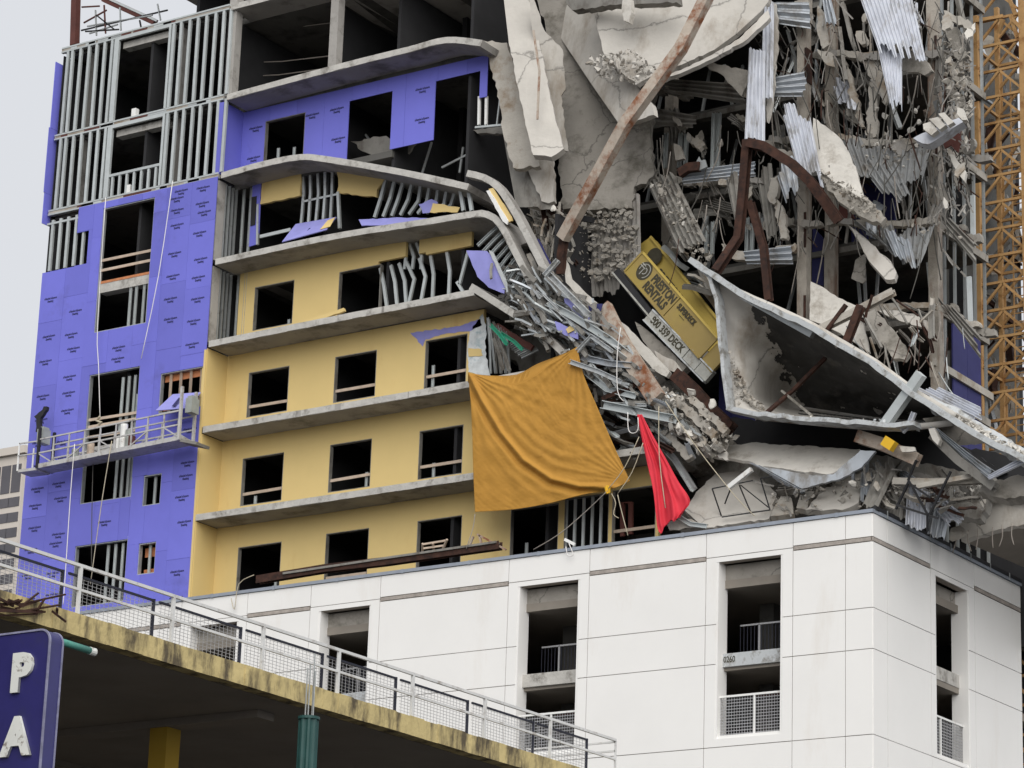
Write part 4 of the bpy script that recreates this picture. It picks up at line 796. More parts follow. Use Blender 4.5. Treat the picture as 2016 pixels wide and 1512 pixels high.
slab('cloth', 'dark red ragged sheet hanging under the white block ledge', [(1848, 262), (1890, 240), (1892, 280), (1886, 300), (1872, 286), (1860, 292)], (4.6, 0, 0), .06, 'oxide', 2.4, cat='sheet')
slab('cloth', 'dark red scrap in the gap below the rubble crusted band', [(1652, 404), (1676, 414), (1682, 430), (1650, 430)], (5.4, 0, 0), .06, 'oxide', 2, cat='sheet')
slab('sprayed_board', 'grey board end with red spray hanging behind the cream plank', [(1684, 512), (1702, 500), (1704, 552), (1698, 558), (1676, 548)], (5.8, 0, 0), .08, 'dull', 1.5, cat='board')
for q in ([(1862, 40), (1890, 60), (1906, 110), (1890, 120), (1868, 90)], [(1866, 100), (1900, 150), (1894, 176), (1872, 150)], [(1858, 20), (1912, 44), (1916, 60), (1864, 40)], [(1872, 160), (1896, 190), (1888, 214), (1868, 190)]):
    slab('shattered_slab', 'shattered dusty floor piece between the last column and the crane top', q, (4.6, .1, -.3), .16, random.choice(['beige', 'dull']), 4, cat='slab', group='shattered floor pieces by the crane top', step=6)
# grey jagged floor bits left of the columns
for q, lb in (([(1526, 290), (1562, 300), (1580, 330), (1572, 350), (1540, 330)], 'dusty broken flake behind the bent rusty beam'), ([(1516, 350), (1530, 345), (1532, 372), (1524, 402), (1512, 392)], 'white upright flake right of the vertical rusty post'), ([(1420, 480), (1480, 500), (1565, 478), (1566, 492), (1480, 520), (1424, 500)], 'ragged floor edge above the rim of the great tipped slab'), ([(1528, 390), (1546, 420), (1548, 470), (1536, 470), (1526, 420)], 'crumbling deck remnant left of the weathered column')):
    slab('floor_flake', lb, q, (4.3, .1, -.2), .18, random.choice(['beige', 'pale', 'beige']), 3, cat='slab', step=6)
corr('deck_sheet', 'grey deck end under the ragged floor edge near the great tipped slab', [(1470, 520), (1468, 494), (1566, 482), (1562, 520)], (4.2, .3, 0), 3, 'deck', amp=.06, cat='metal decking')
corr('deck_sheet', 'crumpled dark deck strip between the two rusty posts', [(1490, 350), (1520, 330), (1530, 470), (1512, 480)], (4.6, 0, -.3), 3, 'deckd', amp=.05, jag=12, cat='metal decking')
corr('deck_sheet', 'striped torn decking curling down beside the top of the weathered column', [(1618, -10), (1634, -10), (1648, 44), (1626, 50)], (4.4, 0, -.3), 3, 'deck', amp=.05, jag=10, cat='metal decking')
for q, lb in (([(1564, 2), (1590, 0), (1590, 24), (1568, 26)], 'tan concrete lump on the deck end at the top'), ([(1610, 10), (1618, 20), (1632, 88), (1620, 96), (1608, 60)], 'light plank leaning on the weathered column at the top'), ([(1608, 96), (1638, 104), (1644, 132), (1628, 128)], 'olive gusset of slab between the two left columns')):
    slab('slab_piece', lb, q, (4.6, 0, -.2), .16, 'beige', 2, cat='slab')
for q in ([(1664, 118), (1678, 150), (1702, 250), (1694, 250), (1672, 190)], [(1698, 110), (1730, 116), (1748, 190), (1742, 206), (1716, 160)], [(1712, 160), (1726, 170), (1726, 268), (1704, 266)]):
    slab('hanging_strip', 'dull hanging strip of slab in the dark bay under the bright roof sheet', q, (5.6, .1, -.2), .14, random.choice(['dull', 'beige']), 3, cat='slab', group='dull hanging strips in the dark bay', step=6)
# ---- rusty steel
beam('diagonal_beam', 'long peeling rusty beam leaning diagonally across the folded slab', [(1412, -46), (1340, 96), (1232, 243), (1165, 366), (1108, 470)], [.6, .35, .2, .5, .9], .36, 'rustp', 'b', .32, 'steel beam')
beam('broken_stub', 'dark red broken beam stub at the foot of the diagonal beam', [(1113, 455), (1106, 500), (1104, 540)], [1.0, 1.1, 1.2], .26, 'rust', 'b', .2, 'steel beam')
beam('broken_stub', 'short dark stub sticking out right of the diagonal beam', [(1136, 428), (1168, 434)], [1.2, 1.1], .18, 'black', 'b', .14, 'steel beam')
beam('bent_beam', 'dark rusty beam bent in an arc across the upper right bays', [(1474, 282), (1506, 289), (1559, 322), (1595, 357), (1624, 396), (1652, 436)], [1.6, 1.6, 1.7, 1.9, 2.2, 2.5], .30, 'rust', 'i', .3, 'steel beam')
beam('rusty_post', 'leaning rusty post hanging from the left end of the bent beam', [(1472, 276), (1462, 392), (1454, 468), (1410, 534)], [1.7, 1.8, 1.8, 1.5], .26, 'rust', 'i', .26, 'steel beam')
beam('rusty_post', 'second dark rusty post right of the leaning one', [(1477, 398), (1504, 490), (1514, 592)], [2.0, 2.0, 2.0], .22, 'rust', 'i', .22, 'steel beam')
beam('cross_beam', 'dusty rusty beam rising to the right, upper arm of the crossed beams', [(1612, 650), (1680, 616), (1760, 574)], [3.4, 3.4, 3.4], .22, 'beige', 'i', .22, 'steel beam')
beam('cross_beam', 'short red brown leg of the crossed beams', [(1695, 602), (1663, 684)], [3.1, 3.0], .24, 'rust', 'i', .2, 'steel beam')
beam('cross_beam', 'thin rusty strut left of the crossed beams', [(1666, 600), (1626, 654)], [3.3, 3.3], .12, 'rust', 'b', .12, 'steel beam')
beam('cap_beam', 'brown flanged beam end under the leaning grey post', [(1690, 860), (1740, 876), (1808, 906)], [.9, .9, 1.0], .38, 'rustp', 'i', .34, 'steel beam')
beam('leaning_post', 'grey steel post leaning against the rim of the great tipped slab', [(1814, 736), (1742, 838)], [.2, .4], .28, 'stud', 'b', .26, 'post')
beam('plank_beam', 'cream and rust stained box beam sliding down left of the yellow platform', [(1188, 606), (1218, 668), (1252, 722), (1294, 786)], [.9, .6, .4, .4], .56, 'rustp', 'b', .25, 'beam')
slab('plank', 'whitish concrete plank just right of the stained box beam', [(1212, 626), (1232, 640), (1270, 680), (1318, 732), (1312, 742), (1290, 730), (1262, 700), (1240, 674)], (1.4, 0, -.2), .16, 'chunk', 1.2, cat='slab')
slab('concrete_slab', 'grey slab with a light worn lower edge under the yellow platform', [(1250, 633), (1262, 640), (1300, 672), (1352, 722), (1340, 734), (1310, 722), (1284, 696), (1262, 664)], (2.0, 0, -.2), .3, 'dull', 1.2, cat='slab')
slab('concrete_slab', 'light flake at the lower edge of the grey slab under the platform', [(1288, 690), (1330, 712), (1342, 730), (1326, 732), (1300, 718)], (1.75, 0, -.2), .1, 'pale', 1.4, cat='slab')
slab('concrete_slab', 'white bent strip of slab above the debris slope left of the stained box beam', [(1108, 500), (1118, 520), (1124, 548), (1150, 574), (1176, 596), (1168, 604), (1140, 586), (1114, 556)], (1.2, 0, -.2), .1, 'chunk', 1, cat='slab')
beam('dark_girder', 'dark brown girder running down beside the yellow platform', [(1332, 738), (1364, 768), (1398, 806), (1440, 846)], [1.4, 1.3, 1.2, 1.2], .42, 'rust', 'i', .36, 'steel beam')
# ---- great tipped slab: folded plate, open toward the street
def lerp_poly(pts, t):
    L = [0]
    for i in range(len(pts)-1): L.append(L[-1]+math.hypot(pts[i+1][0]-pts[i][0], pts[i+1][1]-pts[i][1]))
    d = t*L[-1]
    for i in range(len(pts)-1):
        if d <= L[i+1] or i == len(pts)-2:
            f = (d-L[i])/(L[i+1]-L[i]); return (pts[i][0]+(pts[i+1][0]-pts[i][0])*f, pts[i][1]+(pts[i+1][1]-pts[i][1])*f)
UP = [(1405, 548), (1480, 590), (1594, 643), (1720, 717), (1800, 777), (1878, 824)]
LO = [(1442, 806), (1500, 816), (1620, 828), (1750, 838), (1810, 834), (1878, 826)]
def shell_pt(t, s):
    u, l = lerp_poly(UP, t), lerp_poly(LO, t); x, y = u[0]+(l[0]-u[0])*s, u[1]+(l[1]-u[1])*s
    if t < .35: x += (1-t/.35)*14*math.sin(math.pi*s)*(-.3)
    sp_ = s/.9 if s < .9 else max(0, (1-s)/.1)
    ks = min(1, max(0, (t-.05)/.25)); ks = ks*ks*(3-2*ks)
    return P(x, y, .5+(1-ks)*.55*math.sin(math.pi*s)+ks*4.6*sp_**.85+(.22*noise.noise((t*9, s*5, 2))+.10*noise.noise((t*24, s*12, 4)))*math.sin(math.pi*s))
hull = T('tipped_slab', P(1442, 806, .6), 'great tipped slab folded like an open shell above the podium corner', 'slab')
nS, nT = 24, 60
MB().grid([[shell_pt(j/nT, i/nS) for j in range(nT+1)] for i in range(nS+1)], .18).build('shell', 'pale', hull, smooth=True)
off = lambda p: p+(CAM-p).normalized()*.035
mb = MB(); vs = []; fs = []  # dark layer: coating with the overhang's shade painted in
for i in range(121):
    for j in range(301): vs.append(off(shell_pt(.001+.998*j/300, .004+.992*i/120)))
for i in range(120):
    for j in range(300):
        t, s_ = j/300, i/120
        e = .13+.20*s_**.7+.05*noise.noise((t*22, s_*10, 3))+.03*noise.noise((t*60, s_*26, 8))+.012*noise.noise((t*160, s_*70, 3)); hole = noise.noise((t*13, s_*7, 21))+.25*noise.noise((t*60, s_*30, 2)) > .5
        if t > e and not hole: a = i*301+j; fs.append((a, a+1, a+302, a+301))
mb.add(vs, fs); mb.build('shade_coat_layer', 'shade_coat', hull, 'patchy dark layer over the pale inside, part coating, part painted shade')
def rimstrip(px, Y, w, d, nm, m):
    pts = [P(x, y, Y) for x, y in px]; q = []
    for i in range(len(pts)-1):
        k = max(2, int((pts[i+1]-pts[i]).length/.3))
        for j in range(k): q.append(pts[i].lerp(pts[i+1], j/k)+Vector((0, random.uniform(-.03, .03), random.uniform(-.035, .035))))
    q.append(pts[-1]); return MB().prof(q, [(-w/2, -d/2), (w/2, -d/2), (w/2, d/2), (-w/2, d/2)]).build(nm, m, hull)
rimstrip([(1364, 514), (1405, 543)]+UP[1:-1]+[(1878, 826), (1925, 856), (2030, 912)], .3, .17, .5, 'upper_rim', 'rim')
rimstrip([(1402, 545), (1416, 592), (1426, 700), (1440, 808)], .35, .12, .4, 'left_rim', 'rim')
rimstrip([(1438, 808), (1500, 819), (1620, 830), (1750, 841), (1806, 836)], .3, .14, .5, 'lower_rim', 'rim')
MB().prof([P(1385, 530, .5), P(1420, 560, .7), P(1600, 660, .8)], [(-.1, -.1), (.1, -.1), (.1, .1), (-.1, .1)]).build('inner_rail', 'galv', hull)
beam('shell_strut', None, [(1640, 690), (1560, 770), (1510, 812)], [2.2, 1.6, .8], .11, 'rust', 'b', .1, None, parent=hull)
beam('shell_strut', None, [(1540, 770), (1598, 818)], [1.6, .8], .07, 'dull', 'b', .1, None, parent=hull)
# right end of the tipped slab: sloping roof plates
slab('roof_plate', 'sloping plate with a light rubble strewn edge running to the right frame edge', [(1814, 776), (1880, 800), (1940, 838), (2040, 896), (2040, 926), (1960, 876), (1890, 836), (1830, 800)], (1.2, .2, -.9), .3, 'rim', 2, cat='slab')
slab('roof_plate', 'grey sagging underside plate below the sloping light edge', [(1816, 824), (1880, 813), (1930, 842), (1958, 868), (1920, 876), (1884, 876), (1850, 850)], (1.0, .2, .5), .15, 'dull', 1.5, cat='slab')
corr('deck_sheet', 'stack of light roof sheets behind the tipped slab at the right', [(1812, 770), (1850, 764), (1925, 800), (1928, 830)], (2.6, .3, -.9), 5, 'deckb', amp=.04, jag=8, cat='metal decking')
corr('deck_leaf', 'long curled grey deck leaf with a cream tip under the sagging plate', [(1832, 842), (1850, 846), (1960, 928), (1946, 942)], (.5, .1, -.2), 3, 'deck', amp=.04, nv=10, bend=-.35, cat='metal decking')
corr('deck_leaf', 'bright turned up end of the curled deck leaf at the right edge', [(1940, 938), (1952, 944), (2012, 916), (2004, 904)], (.4, .1, 0), 3, 'deckb', amp=.03, nv=6, cat='metal decking')
slab('concrete_piece', 'cream concrete tip on the end of the curled deck leaf', [(1828, 844), (1840, 842), (1850, 866), (1846, 876), (1836, 866)], (.4, 0, 0), .2, 'chunk', 1, cat='concrete piece')
beam('dusty_beam', 'dusty beam lying below the curled deck leaf', [(1760, 948), (1840, 950), (1936, 946)], [1.0, 1.0, 1.2], .2, 'beige', 'i', .2, 'steel beam')
beam('dusty_beam', 'second dusty beam lying just under the first at the podium corner', [(1806, 958), (1880, 944), (1912, 938)], [.8, .8, 1.0], .14, 'beige', 'b', .14, 'steel beam')
beam('dark_girder', 'dark girder sloping down under the curled deck leaf', [(1838, 858), (1890, 908), (1960, 960)], [.9, .8, .8], .26, 'deckd', 'i', .3, 'steel beam')
slab('roof_plate', 'dusty lower plates heaped at the right frame edge', [(1940, 950), (2040, 930), (2040, 976), (1980, 982), (1925, 968)], (1.2, .1, -.3), .5, 'dull', 3, cat='slab')
# slab lip lying above the podium
slab('concrete_slab', 'white flat slab lying on curled decking right above the podium', [(1382, 893), (1420, 880), (1479, 871), (1580, 878), (1693, 884), (1688, 906), (1639, 932), (1614, 932), (1500, 918), (1471, 907), (1420, 900)], (1.4, .1, -2.2), .1, 'chunk', 1.6, cat='slab')
corr('deck_sheet', 'curled decking drooping under the white flat slab', [(1471, 909), (1500, 918), (1580, 962), (1570, 964)], (.4, .1, -.3), 2, 'deck', amp=.03, cat='metal decking')
slab('deck_lip', 'smooth folded metal lip under the white flat slab', [(1474, 910), (1505, 920), (1600, 936), (1640, 934), (1694, 886), (1724, 888), (1696, 920), (1656, 942), (1578, 962), (1540, 946)], (.5, .1, -.2), .1, 'deck', 1, cat='metal decking')
slab('dark_backing', 'dark plate painted as the shade in the gap under the tipped slab', [(1440, 822), (1700, 845), (1840, 850), (1980, 930), (1900, 960), (1700, 905), (1480, 885), (1400, 870)], (4.2, 0, 0), .4, 'dark', 3, cat='slab')  # near-black plate, stands in for the shade of the void
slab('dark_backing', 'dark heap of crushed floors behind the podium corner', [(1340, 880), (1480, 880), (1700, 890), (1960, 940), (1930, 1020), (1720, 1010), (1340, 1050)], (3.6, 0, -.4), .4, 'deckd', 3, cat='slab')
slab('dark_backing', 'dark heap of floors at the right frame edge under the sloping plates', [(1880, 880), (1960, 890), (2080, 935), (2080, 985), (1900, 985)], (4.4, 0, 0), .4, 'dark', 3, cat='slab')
for q, m, lb in (([(1346, 1002), (1378, 962), (1407, 934), (1479, 925), (1529, 971), (1514, 1021), (1386, 1040)], 'pale', 'broad grey slab leaning on the podium top left of the corner'), ([(1586, 1004), (1621, 964), (1661, 943), (1714, 921), (1690, 990), (1657, 1004)], 'pale', 'cream cracked slab leaning on the podium corner'), ([(1516, 1016), (1540, 970), (1556, 964), (1562, 1012)], 'beige', 'crumbled rubble wedge between the two slabs on the podium top'), ([(1568, 1000), (1576, 968), (1600, 960), (1588, 1004)], 'beige', 'small crumbled wedge left of the cream cracked slab')):
    slab('concrete_slab', lb, q, (1.5, .2, -1.2), .22, m, 1.8, cat='slab')
corr('deck_sheet', 'grey ribbed sheet leaning on the podium corner', [(1728, 924), (1764, 924), (1728, 1000), (1696, 998)], (1.2, 0, -1), 3, 'deckd', amp=.04, cat='metal decking')
corr('deck_sheet', 'light ribbed upright sheet behind the bent black frame', [(1786, 952), (1832, 960), (1828, 1046), (1782, 1040)], (2.0, .5, -.4), 4, 'deckb', amp=.045, cat='metal decking')
corr('deck_sheet', 'grey ribbed upright sheet right of the bent black frame', [(1838, 980), (1880, 968), (1860, 1060), (1826, 1050)], (2.6, .5, -.4), 3, 'deck', amp=.045, cat='metal decking')
corr('deck_sheet', 'dusty ribbed sheet between the podium corner and the light upright sheet', [(1752, 960), (1784, 946), (1776, 1030), (1740, 1010)], (1.8, .5, -.4), 3, 'deckd', amp=.045, cat='metal decking')
wing = T('wing_floor', (-1.5, 8, ZC+1), 'cracked concrete floor edge overhanging at the right frame edge behind the podium', 'slab')
a = P(1886, 980, 5.5); zt = a.z
w = [P(x, y, 4.6) for x, y in rag([(1884, 982), (1920, 976), (2050, 972), (2050, 1026), (2016, 1032), (1950, 1046), (1893, 1066)], 1.5, 9, 77)]
MB().plate(w, .35).build('fascia', 'pale', wing)
q0 = [P(1893, 1064, 4.7), P(1950, 1046, 4.7), P(2060, 1022, 4.7)]
MB().grid([[p for p in q0], [p+Vector((0, 8, .3)) for p in q0]], .25).build('underside', 'gconc', wing)
MB().box(-9, 3.5, 10.2, 10.35, ZC-2, ZC+2.6).build('back_wall', 'dark', wing)
def frame_truss(name, label, segs, Y, r, m): 
    mb = MB()
    for a, b in segs: mb.bar(P(*a, Y), P(*b, Y+.25), r, r)
    return mb.build(name, m, None, label, 'pipe frame')
frame_truss('pipe_frame', 'bent black pipe frame standing before the broad grey slab', [((1402, 962), (1482, 946)), ((1402, 962), (1421, 1018)), ((1421, 1018), (1516, 1004)), ((1516, 1004), (1497, 942)), ((1440, 958), (1427, 992)), ((1455, 954), (1479, 1011)), ((1458, 955), (1513, 999)), ((1497, 942), (1520, 938))], .8, .032, 'black')
frame_truss('pipe_frame', 'black tripod frame standing behind the podium corner', [((1804, 906), (1788, 946)), ((1790, 946), (1764, 1002)), ((1790, 948), (1828, 1016)), ((1872, 928), (1830, 1014)), ((1826, 1010), (1826, 1046)), ((1764, 994), (1846, 1020)), ((1788, 950), (1832, 980))], .5, .06, 'black')
beam('white_pipe', 'white square tube lying on the bent black frame', [(1434, 960), (1480, 924)], [.6, .5], .14, 'rail', 'b', .12, 'tube')
beam('white_plank', 'pale broken planks lying at the foot of the red cloth', [(1322, 1008), (1360, 1032), (1390, 1036)], [.4, .4, .4], .14, 'stud', 'c', .1, 'plank')
slab('board_scrap', 'pale torn board scraps under the hem of the red cloth', [(1312, 1030), (1340, 1018), (1392, 1032), (1360, 1040), (1318, 1044)], (.5, 0, 0), .1, 'beige', 2.5, cat='board')
# ================================================================== YELLOW LOADING PLATFORM
A, B, C, D_ = [P(x, y, Y) for x, y, Y in ((1222, 526, 2.4), (1265, 498, 2.4), (1412, 667, 1.7), (1376, 706, 1.7))]
plat = T('loading_platform', A, 'yellow loading platform with black lettering wedged nose down in the wreck', 'loading platform')
ex = (C-B).normalized(); ey0 = (B-A); ey = (ey0-ex*ey0.dot(ex)).normalized(); ez = ex.cross(ey); ez = -ez if ez.dot(CAM-A) < 0 else ez
Lp = (C-B).length; Hp = ey0.dot(ey); O = B-ey*Hp
def pl(u, v, w=0): return O+ex*(u*Lp)+ey*(v*Hp)+ez*w
def quadbox(u0, u1, v0, v1, w0, w1, nm, m, par=None):
    par = par or plat; c = [pl(u, v, w) for w in (w0, w1) for v in (v0, v1) for u in (u0, u1)]
    return MB().add(c, [(0, 1, 3, 2), (4, 6, 7, 5), (0, 4, 5, 1), (2, 3, 7, 6), (0, 2, 6, 4), (1, 5, 7, 3)]).build(nm, m, par)
sp = quadbox(0, .52, .02, 1, -.06, 0, 'side_panel', 'plat'); sp2 = quadbox(.526, 1, .02, 1, -.06, -.012, 'side_panel', 'plat')
quadbox(-.004, 1.0, .985, 1.06, -.10, .03, 'top_flange', 'platl'); quadbox(0, 1.0, -.02, .03, -.08, .03, 'bottom_flange', 'plat'); quadbox(-.01, .004, 0, 1.05, -.09, .03, 'end_flange', 'plat')
quadbox(1.005, 1.14, -.02, .85, -.2, -.1, 'lower_panel', 'plat')
# far side panel, across the deck
back = [P(x, y, 4.4) for x, y in ((1234, 499), (1281, 466), (1293, 475), (1424, 640), (1424, 700), (1390, 690))]
MB().plate(back, .06).build('far_side_panel', 'platl', plat)
MB().bar(P(1281, 466, 4.35), P(1426, 645, 4.35), .08, .08).build('far_flange', 'platl', plat)
MB().grid([[pl(0, 0, -.1), pl(1, 0, -.1)], [P(1236, 506, 4.4), P(1400, 700, 4.4)]], .06).build('deck_floor', 'deckd', plat)
R0, R1, R2, R3, R4 = P(1214, 536, 2.3), P(1283, 622, 2.1), P(1353, 698, 1.85), P(1376, 722, 1.8), P(1398, 744, 1.75)
rd = ey*-1
MB().bar(R0, R1, .27, .2, ref=tuple(ez)).build('rail_dark', 'black', plat)
MB().bar(P(1208, 538, 2.25), P(1290, 636, 2.0), .05, .2, ref=tuple(ez)).build('rail_edge', 'platg', plat)
rs = MB().bar(P(1279, 622, 2.05), R2, .40, .2, ref=tuple(ez)).build('rail_sign', 'platg', plat)
for v in (.22, -.22):
    MB().bar(P(1279, 622, 2.05)+ey*v+ez*.03, R4+ey*v+ez*.03, .045, .2, ref=tuple(ez)).build('rail_edge', 'rim', plat)
MB().bar(R2+ex*.02, R3, .36, .16, ref=tuple(ez)).build('rail_end', 'platg', plat); MB().bar(R3+ex*.03, R4, .36, .16, ref=tuple(ez)).build('rail_end', 'platg', plat)
c0 = P(1279, 622, 2.05); dr = (R2-c0).normalized()
def ptext(s, u, v, hx, hy, bold=.03, par=plat): place_text('lettering', text_mesh(s, bold, .004), 'dkpr', pl(u, v, .008), ex, ey, hx, hy, par)
ptext('PRESTON', .365, .70, .325, .40, .045, sp); ptext('RENTALS', .345, .28, .325, .40, .045, sp)
ptext('SUPERDECK', .665, .72, .20, .26, .03, sp2); ptext('rental platform' if False else '-------', .65, .52, .14, .12, .02, sp2)
place_text('lettering', text_mesh('800 359 DECK', .03, .004), 'dkpr', c0.lerp(R2, .52)+ez*.108, dr, ey, .295, .34, rs)
# emblem: dark disc with an open ring and a P
em = MB(); cc = (.125, .60); rr = .325
def ring(r0, r1, a0, a1, w, n=28):
    vs = []; 
    for i in range(n+1):
        a = math.radians(a0+(a1-a0)*i/n)
        for r in (r0, r1): vs.append(pl(cc[0], cc[1])+ex*(r*math.cos(a))+ey*(r*math.sin(a))+ez*w)
    return vs, [(2*i, 2*i+1, 2*i+3, 2*i+2) for i in range(n)]
em.add(*ring(0, rr, 0, 360, .006)); e = em.build('emblem', 'dkpr', sp)
for r0_, r1_, a0, a1 in ((.225, .25, -60, 200), (.095, .12, -90, 110), (.0, .0, 0, 0)):
    if r1_: MB().add(*ring(r0_, r1_, a0, a1, .010)).build('emblem_line', 'platg', e)
for (x0_, y0_), (x1_, y1_) in (((-.30, .06), (-.02, .06)), ((-.30, .14), (-.08, .14)), ((-.08, -.2), (-.08, .06))):
    MB().bar(pl(*cc)+ex*x0_+ey*y0_+ez*.010, pl(*cc)+ex*x1_+ey*y1_+ez*.010, .03, .004, ref=tuple(ez)).build('emblem_line', 'platg', e)
# same print on the inner face of the far panel, mostly hidden
bx = (P(1426, 645, 4.3)-P(1281, 466, 4.3)).normalized(); by = (P(1281, 466, 4.3)-P(1234, 499, 4.3)); o = P(1288, 505, 4.3)
MB().add([o+(bx*math.cos(k*.3)+(by-bx*by.dot(bx)).normalized()*math.sin(k*.3))*.30+bx.cross(by).normalized()*0 for k in range(21)], [tuple(range(21))]).build('emblem', 'dkpr', plat)
place_text('lettering', text_mesh('PRESTON', .04, .004), 'dkpr', P(1316, 562, 4.3), bx, by, .33, .40, plat)
# ================================================================== TARP AND RED CLOTH
def cr(pts, t):
    n = len(pts)-1; f = min(t*n, n-1e-6); i = int(f); s = f-i; g = lambda k: pts[min(max(k, 0), n)]; o = []
    for c in (0, 1):
        p0, p1, p2, p3 = g(i-1)[c], g(i)[c], g(i+1)[c], g(i+2)[c]; o.append(.5*(2*p1+(p2-p0)*s+(2*p0-5*p1+4*p2-p3)*s*s+(3*p1-p0-3*p2+p3)*s**3))
    return o
top = [(921, 733), (963, 744), (1008, 758), (1050, 742), (1090, 712), (1136, 683)]; bot = [(935, 1008), (1010, 1003), (1080, 991), (1150, 973), (1196, 966), (1240, 947)]
lef = [(921, 733), (927, 800), (930, 870), (932, 940), (935, 1008)]; rig = [(1136, 683), (1150, 740), (1176, 802), (1206, 872), (1240, 947)]
fold = [(924, 738), (950, 790), (985, 850), (1030, 905), (1085, 943), (1140, 957), (1215, 960)]
def dist_poly(x, y, pl_):
    b = 1e9; sg = 0; tt = 0
    for i in range(len(pl_)-1):
        (x0, y0), (x1, y1) = pl_[i], pl_[i+1]; dx, dy = x1-x0, y1-y0; t = max(0, min(1, ((x-x0)*dx+(y-y0)*dy)/(dx*dx+dy*dy))); px, py = x0+dx*t, y0+dy*t; d = math.hypot(x-px, y-py)
        if d < b: b = d; sg = (dx*(y-py)-dy*(x-px)); tt = (i+t)/(len(pl_)-1)
    return b*(1 if sg > 0 else -1), tt
NU, NV = 150, 150; rows = []
for j in range(NV+1):
    v = j/NV; r = []
    for i in range(NU+1):
        u = i/NU; a, b, c, d = cr(top, u), cr(bot, u), cr(lef, v), cr(rig, v); q = []
        for k in (0, 1): q.append((1-v)*a[k]+v*b[k]+(1-u)*c[k]+u*d[k]-((1-u)*(1-v)*top[0][k]+u*(1-v)*top[-1][k]+(1-u)*v*bot[0][k]+u*v*bot[-1][k]))
        x, y = q; h = 0
        dd, tt = dist_poly(x, y, fold); h += .17*math.exp(-(dd/5.5)**2)*(1-.3*tt); h -= .13*math.exp(-((dd-10)/6)**2)
        for off, am in ((-34, .05), (-62, .045), (30, .035), (58, .03)): h += am*math.exp(-((dd-off*(.4+.6*tt))/7)**2)*math.sin(math.pi*min(1, tt*1.05))
        d2 = math.hypot(x-1136, y-683); an = math.atan2(x-1136, y-683); h += .02*math.sin(an*38+d2*.01+2*noise.noise((x*.02, y*.02, 1)))*math.exp(-d2/190)*min(1, d2/30)
        d1 = math.hypot(x-921, y-733); an1 = math.atan2(y-733, x-921); h += .014*math.sin(an1*40+2*noise.noise((x*.02, y*.02, 5)))*math.exp(-d1/200)*min(1, d1/25)
        d3 = math.hypot(x-1240, y-947); an3 = math.atan2(y-947, x-1240); h += .014*math.sin(an3*40)*math.exp(-d3/150)*min(1, d3/20)
        h += .035*noise.noise((x*.03, y*.03, 3))+.018*noise.noise((x*.08+y*.03, y*.05, 7))
        h += .07*math.sin(math.pi*u)*math.sin(math.pi*v)
        h += .008*noise.noise((dd*.16, tt*7, 11))+.005*noise.noise((dd*.35, tt*16, 17))+.006*noise.noise((x*.22, y*.22, 2))
        r.append(P(x, y, .12-h*.75))
    rows.append(r)
tarp = T('tarpaulin', P(1070, 1000, .1), 'large ochre orange tarpaulin draped over the edge of the yellow floors', 'tarpaulin')
MB().grid(rows, .006).build('sheet', 'orange', tarp, smooth=True)
MB().grid([[P(*cr([(922, 734), (963, 739), (1017, 737), (1058, 716), (1100, 700), (1134, 684)], i/20), .55+.04*math.sin(i)) for i in range(21)], [P(*cr(top, i/20), .2) for i in range(21)], [P(cr(top, i/20)[0], cr(top, i/20)[1]+20, .3) for i in range(21)]], .006).build('turned_edge', 'orange', tarp, smooth=True)
MB().grid([[P(1190+k*3, 960+random.uniform(-5, 3), -.1+random.uniform(-.08, .08)) for k in range(5)], [P(1192+k*2.4, 972+random.uniform(-3, 3), -.1+random.uniform(-.08, .08)) for k in range(5)]], .05).build('knot', 'yel2', tarp)
rl_ = [(1254, 816), (1264, 866), (1274, 912), (1286, 968), (1294, 1036), (1299, 1046)]; rr_ = [(1264, 816), (1286, 858), (1314, 908), (1336, 948), (1358, 985), (1344, 1010)]
rows = []
for j in range(61):
    v = j/60; a, b = cr(rl_, v), cr(rr_, v); r = []
    for i in range(61):
        u = i/60; x, y = a[0]+(b[0]-a[0])*u, a[1]+(b[1]-a[1])*u
        if v > .86: y += (v-.86)*60*(.5*math.sin(u*9+1)+.3*math.sin(u*23)); 
        h = (.04+.09*v)*(math.sin(u*10+v*2+2.5*noise.noise((u*2.5, v*2, 1)))*.7+.3*math.sin(u*21+v*4+3*noise.noise((u*4, v*4, 9))))*min(1, v*3+.15)
        r.append(P(x, y, .05-h))
    rows.append(r)
rc = MB().grid(rows, .006).build('red_cloth', 'red', None, 'bright red cloth hanging in folds from a beam to the podium edge', 'cloth', smooth=True)
# ================================================================== SWING STAGE
YS0, YS1 = -.45, .30
st = T('swing_stage', P(210, 893, 0), 'long grey suspended work stage hanging across the purple wall', 'work platform')
L0, L1 = P(72, 922, YS0), P(352, 866, YS0); K0 = P(34, 927, YS0)
ax = (L1-L0).normalized(); dv = Vector((0, YS1-YS0, 0))
MB().add([L0, L1, L1+dv, L0+dv, L0+Vector((0, 0, .16)), L1+Vector((0, 0, .16)), L1+dv+Vector((0, 0, .16)), L0+dv+Vector((0, 0, .16))], [(0, 3, 2, 1), (4, 5, 6, 7), (0, 1, 5, 4), (1, 2, 6, 5), (2, 3, 7, 6), (3, 0, 4, 7)]).build('deck', 'stage', st)
MB().bar(K0+dv/2, L0+dv/2-ax*.02, .7, .1, ref=(0, 0, 1)).build('end_deck', 'stage', st); MB().bar(L1+dv/2+ax*.02, P(386, 872, YS0)+dv/2, .7, .1, ref=(0, 0, 1)).build('end_deck', 'deckd', st)
Lt = (L1-L0).length
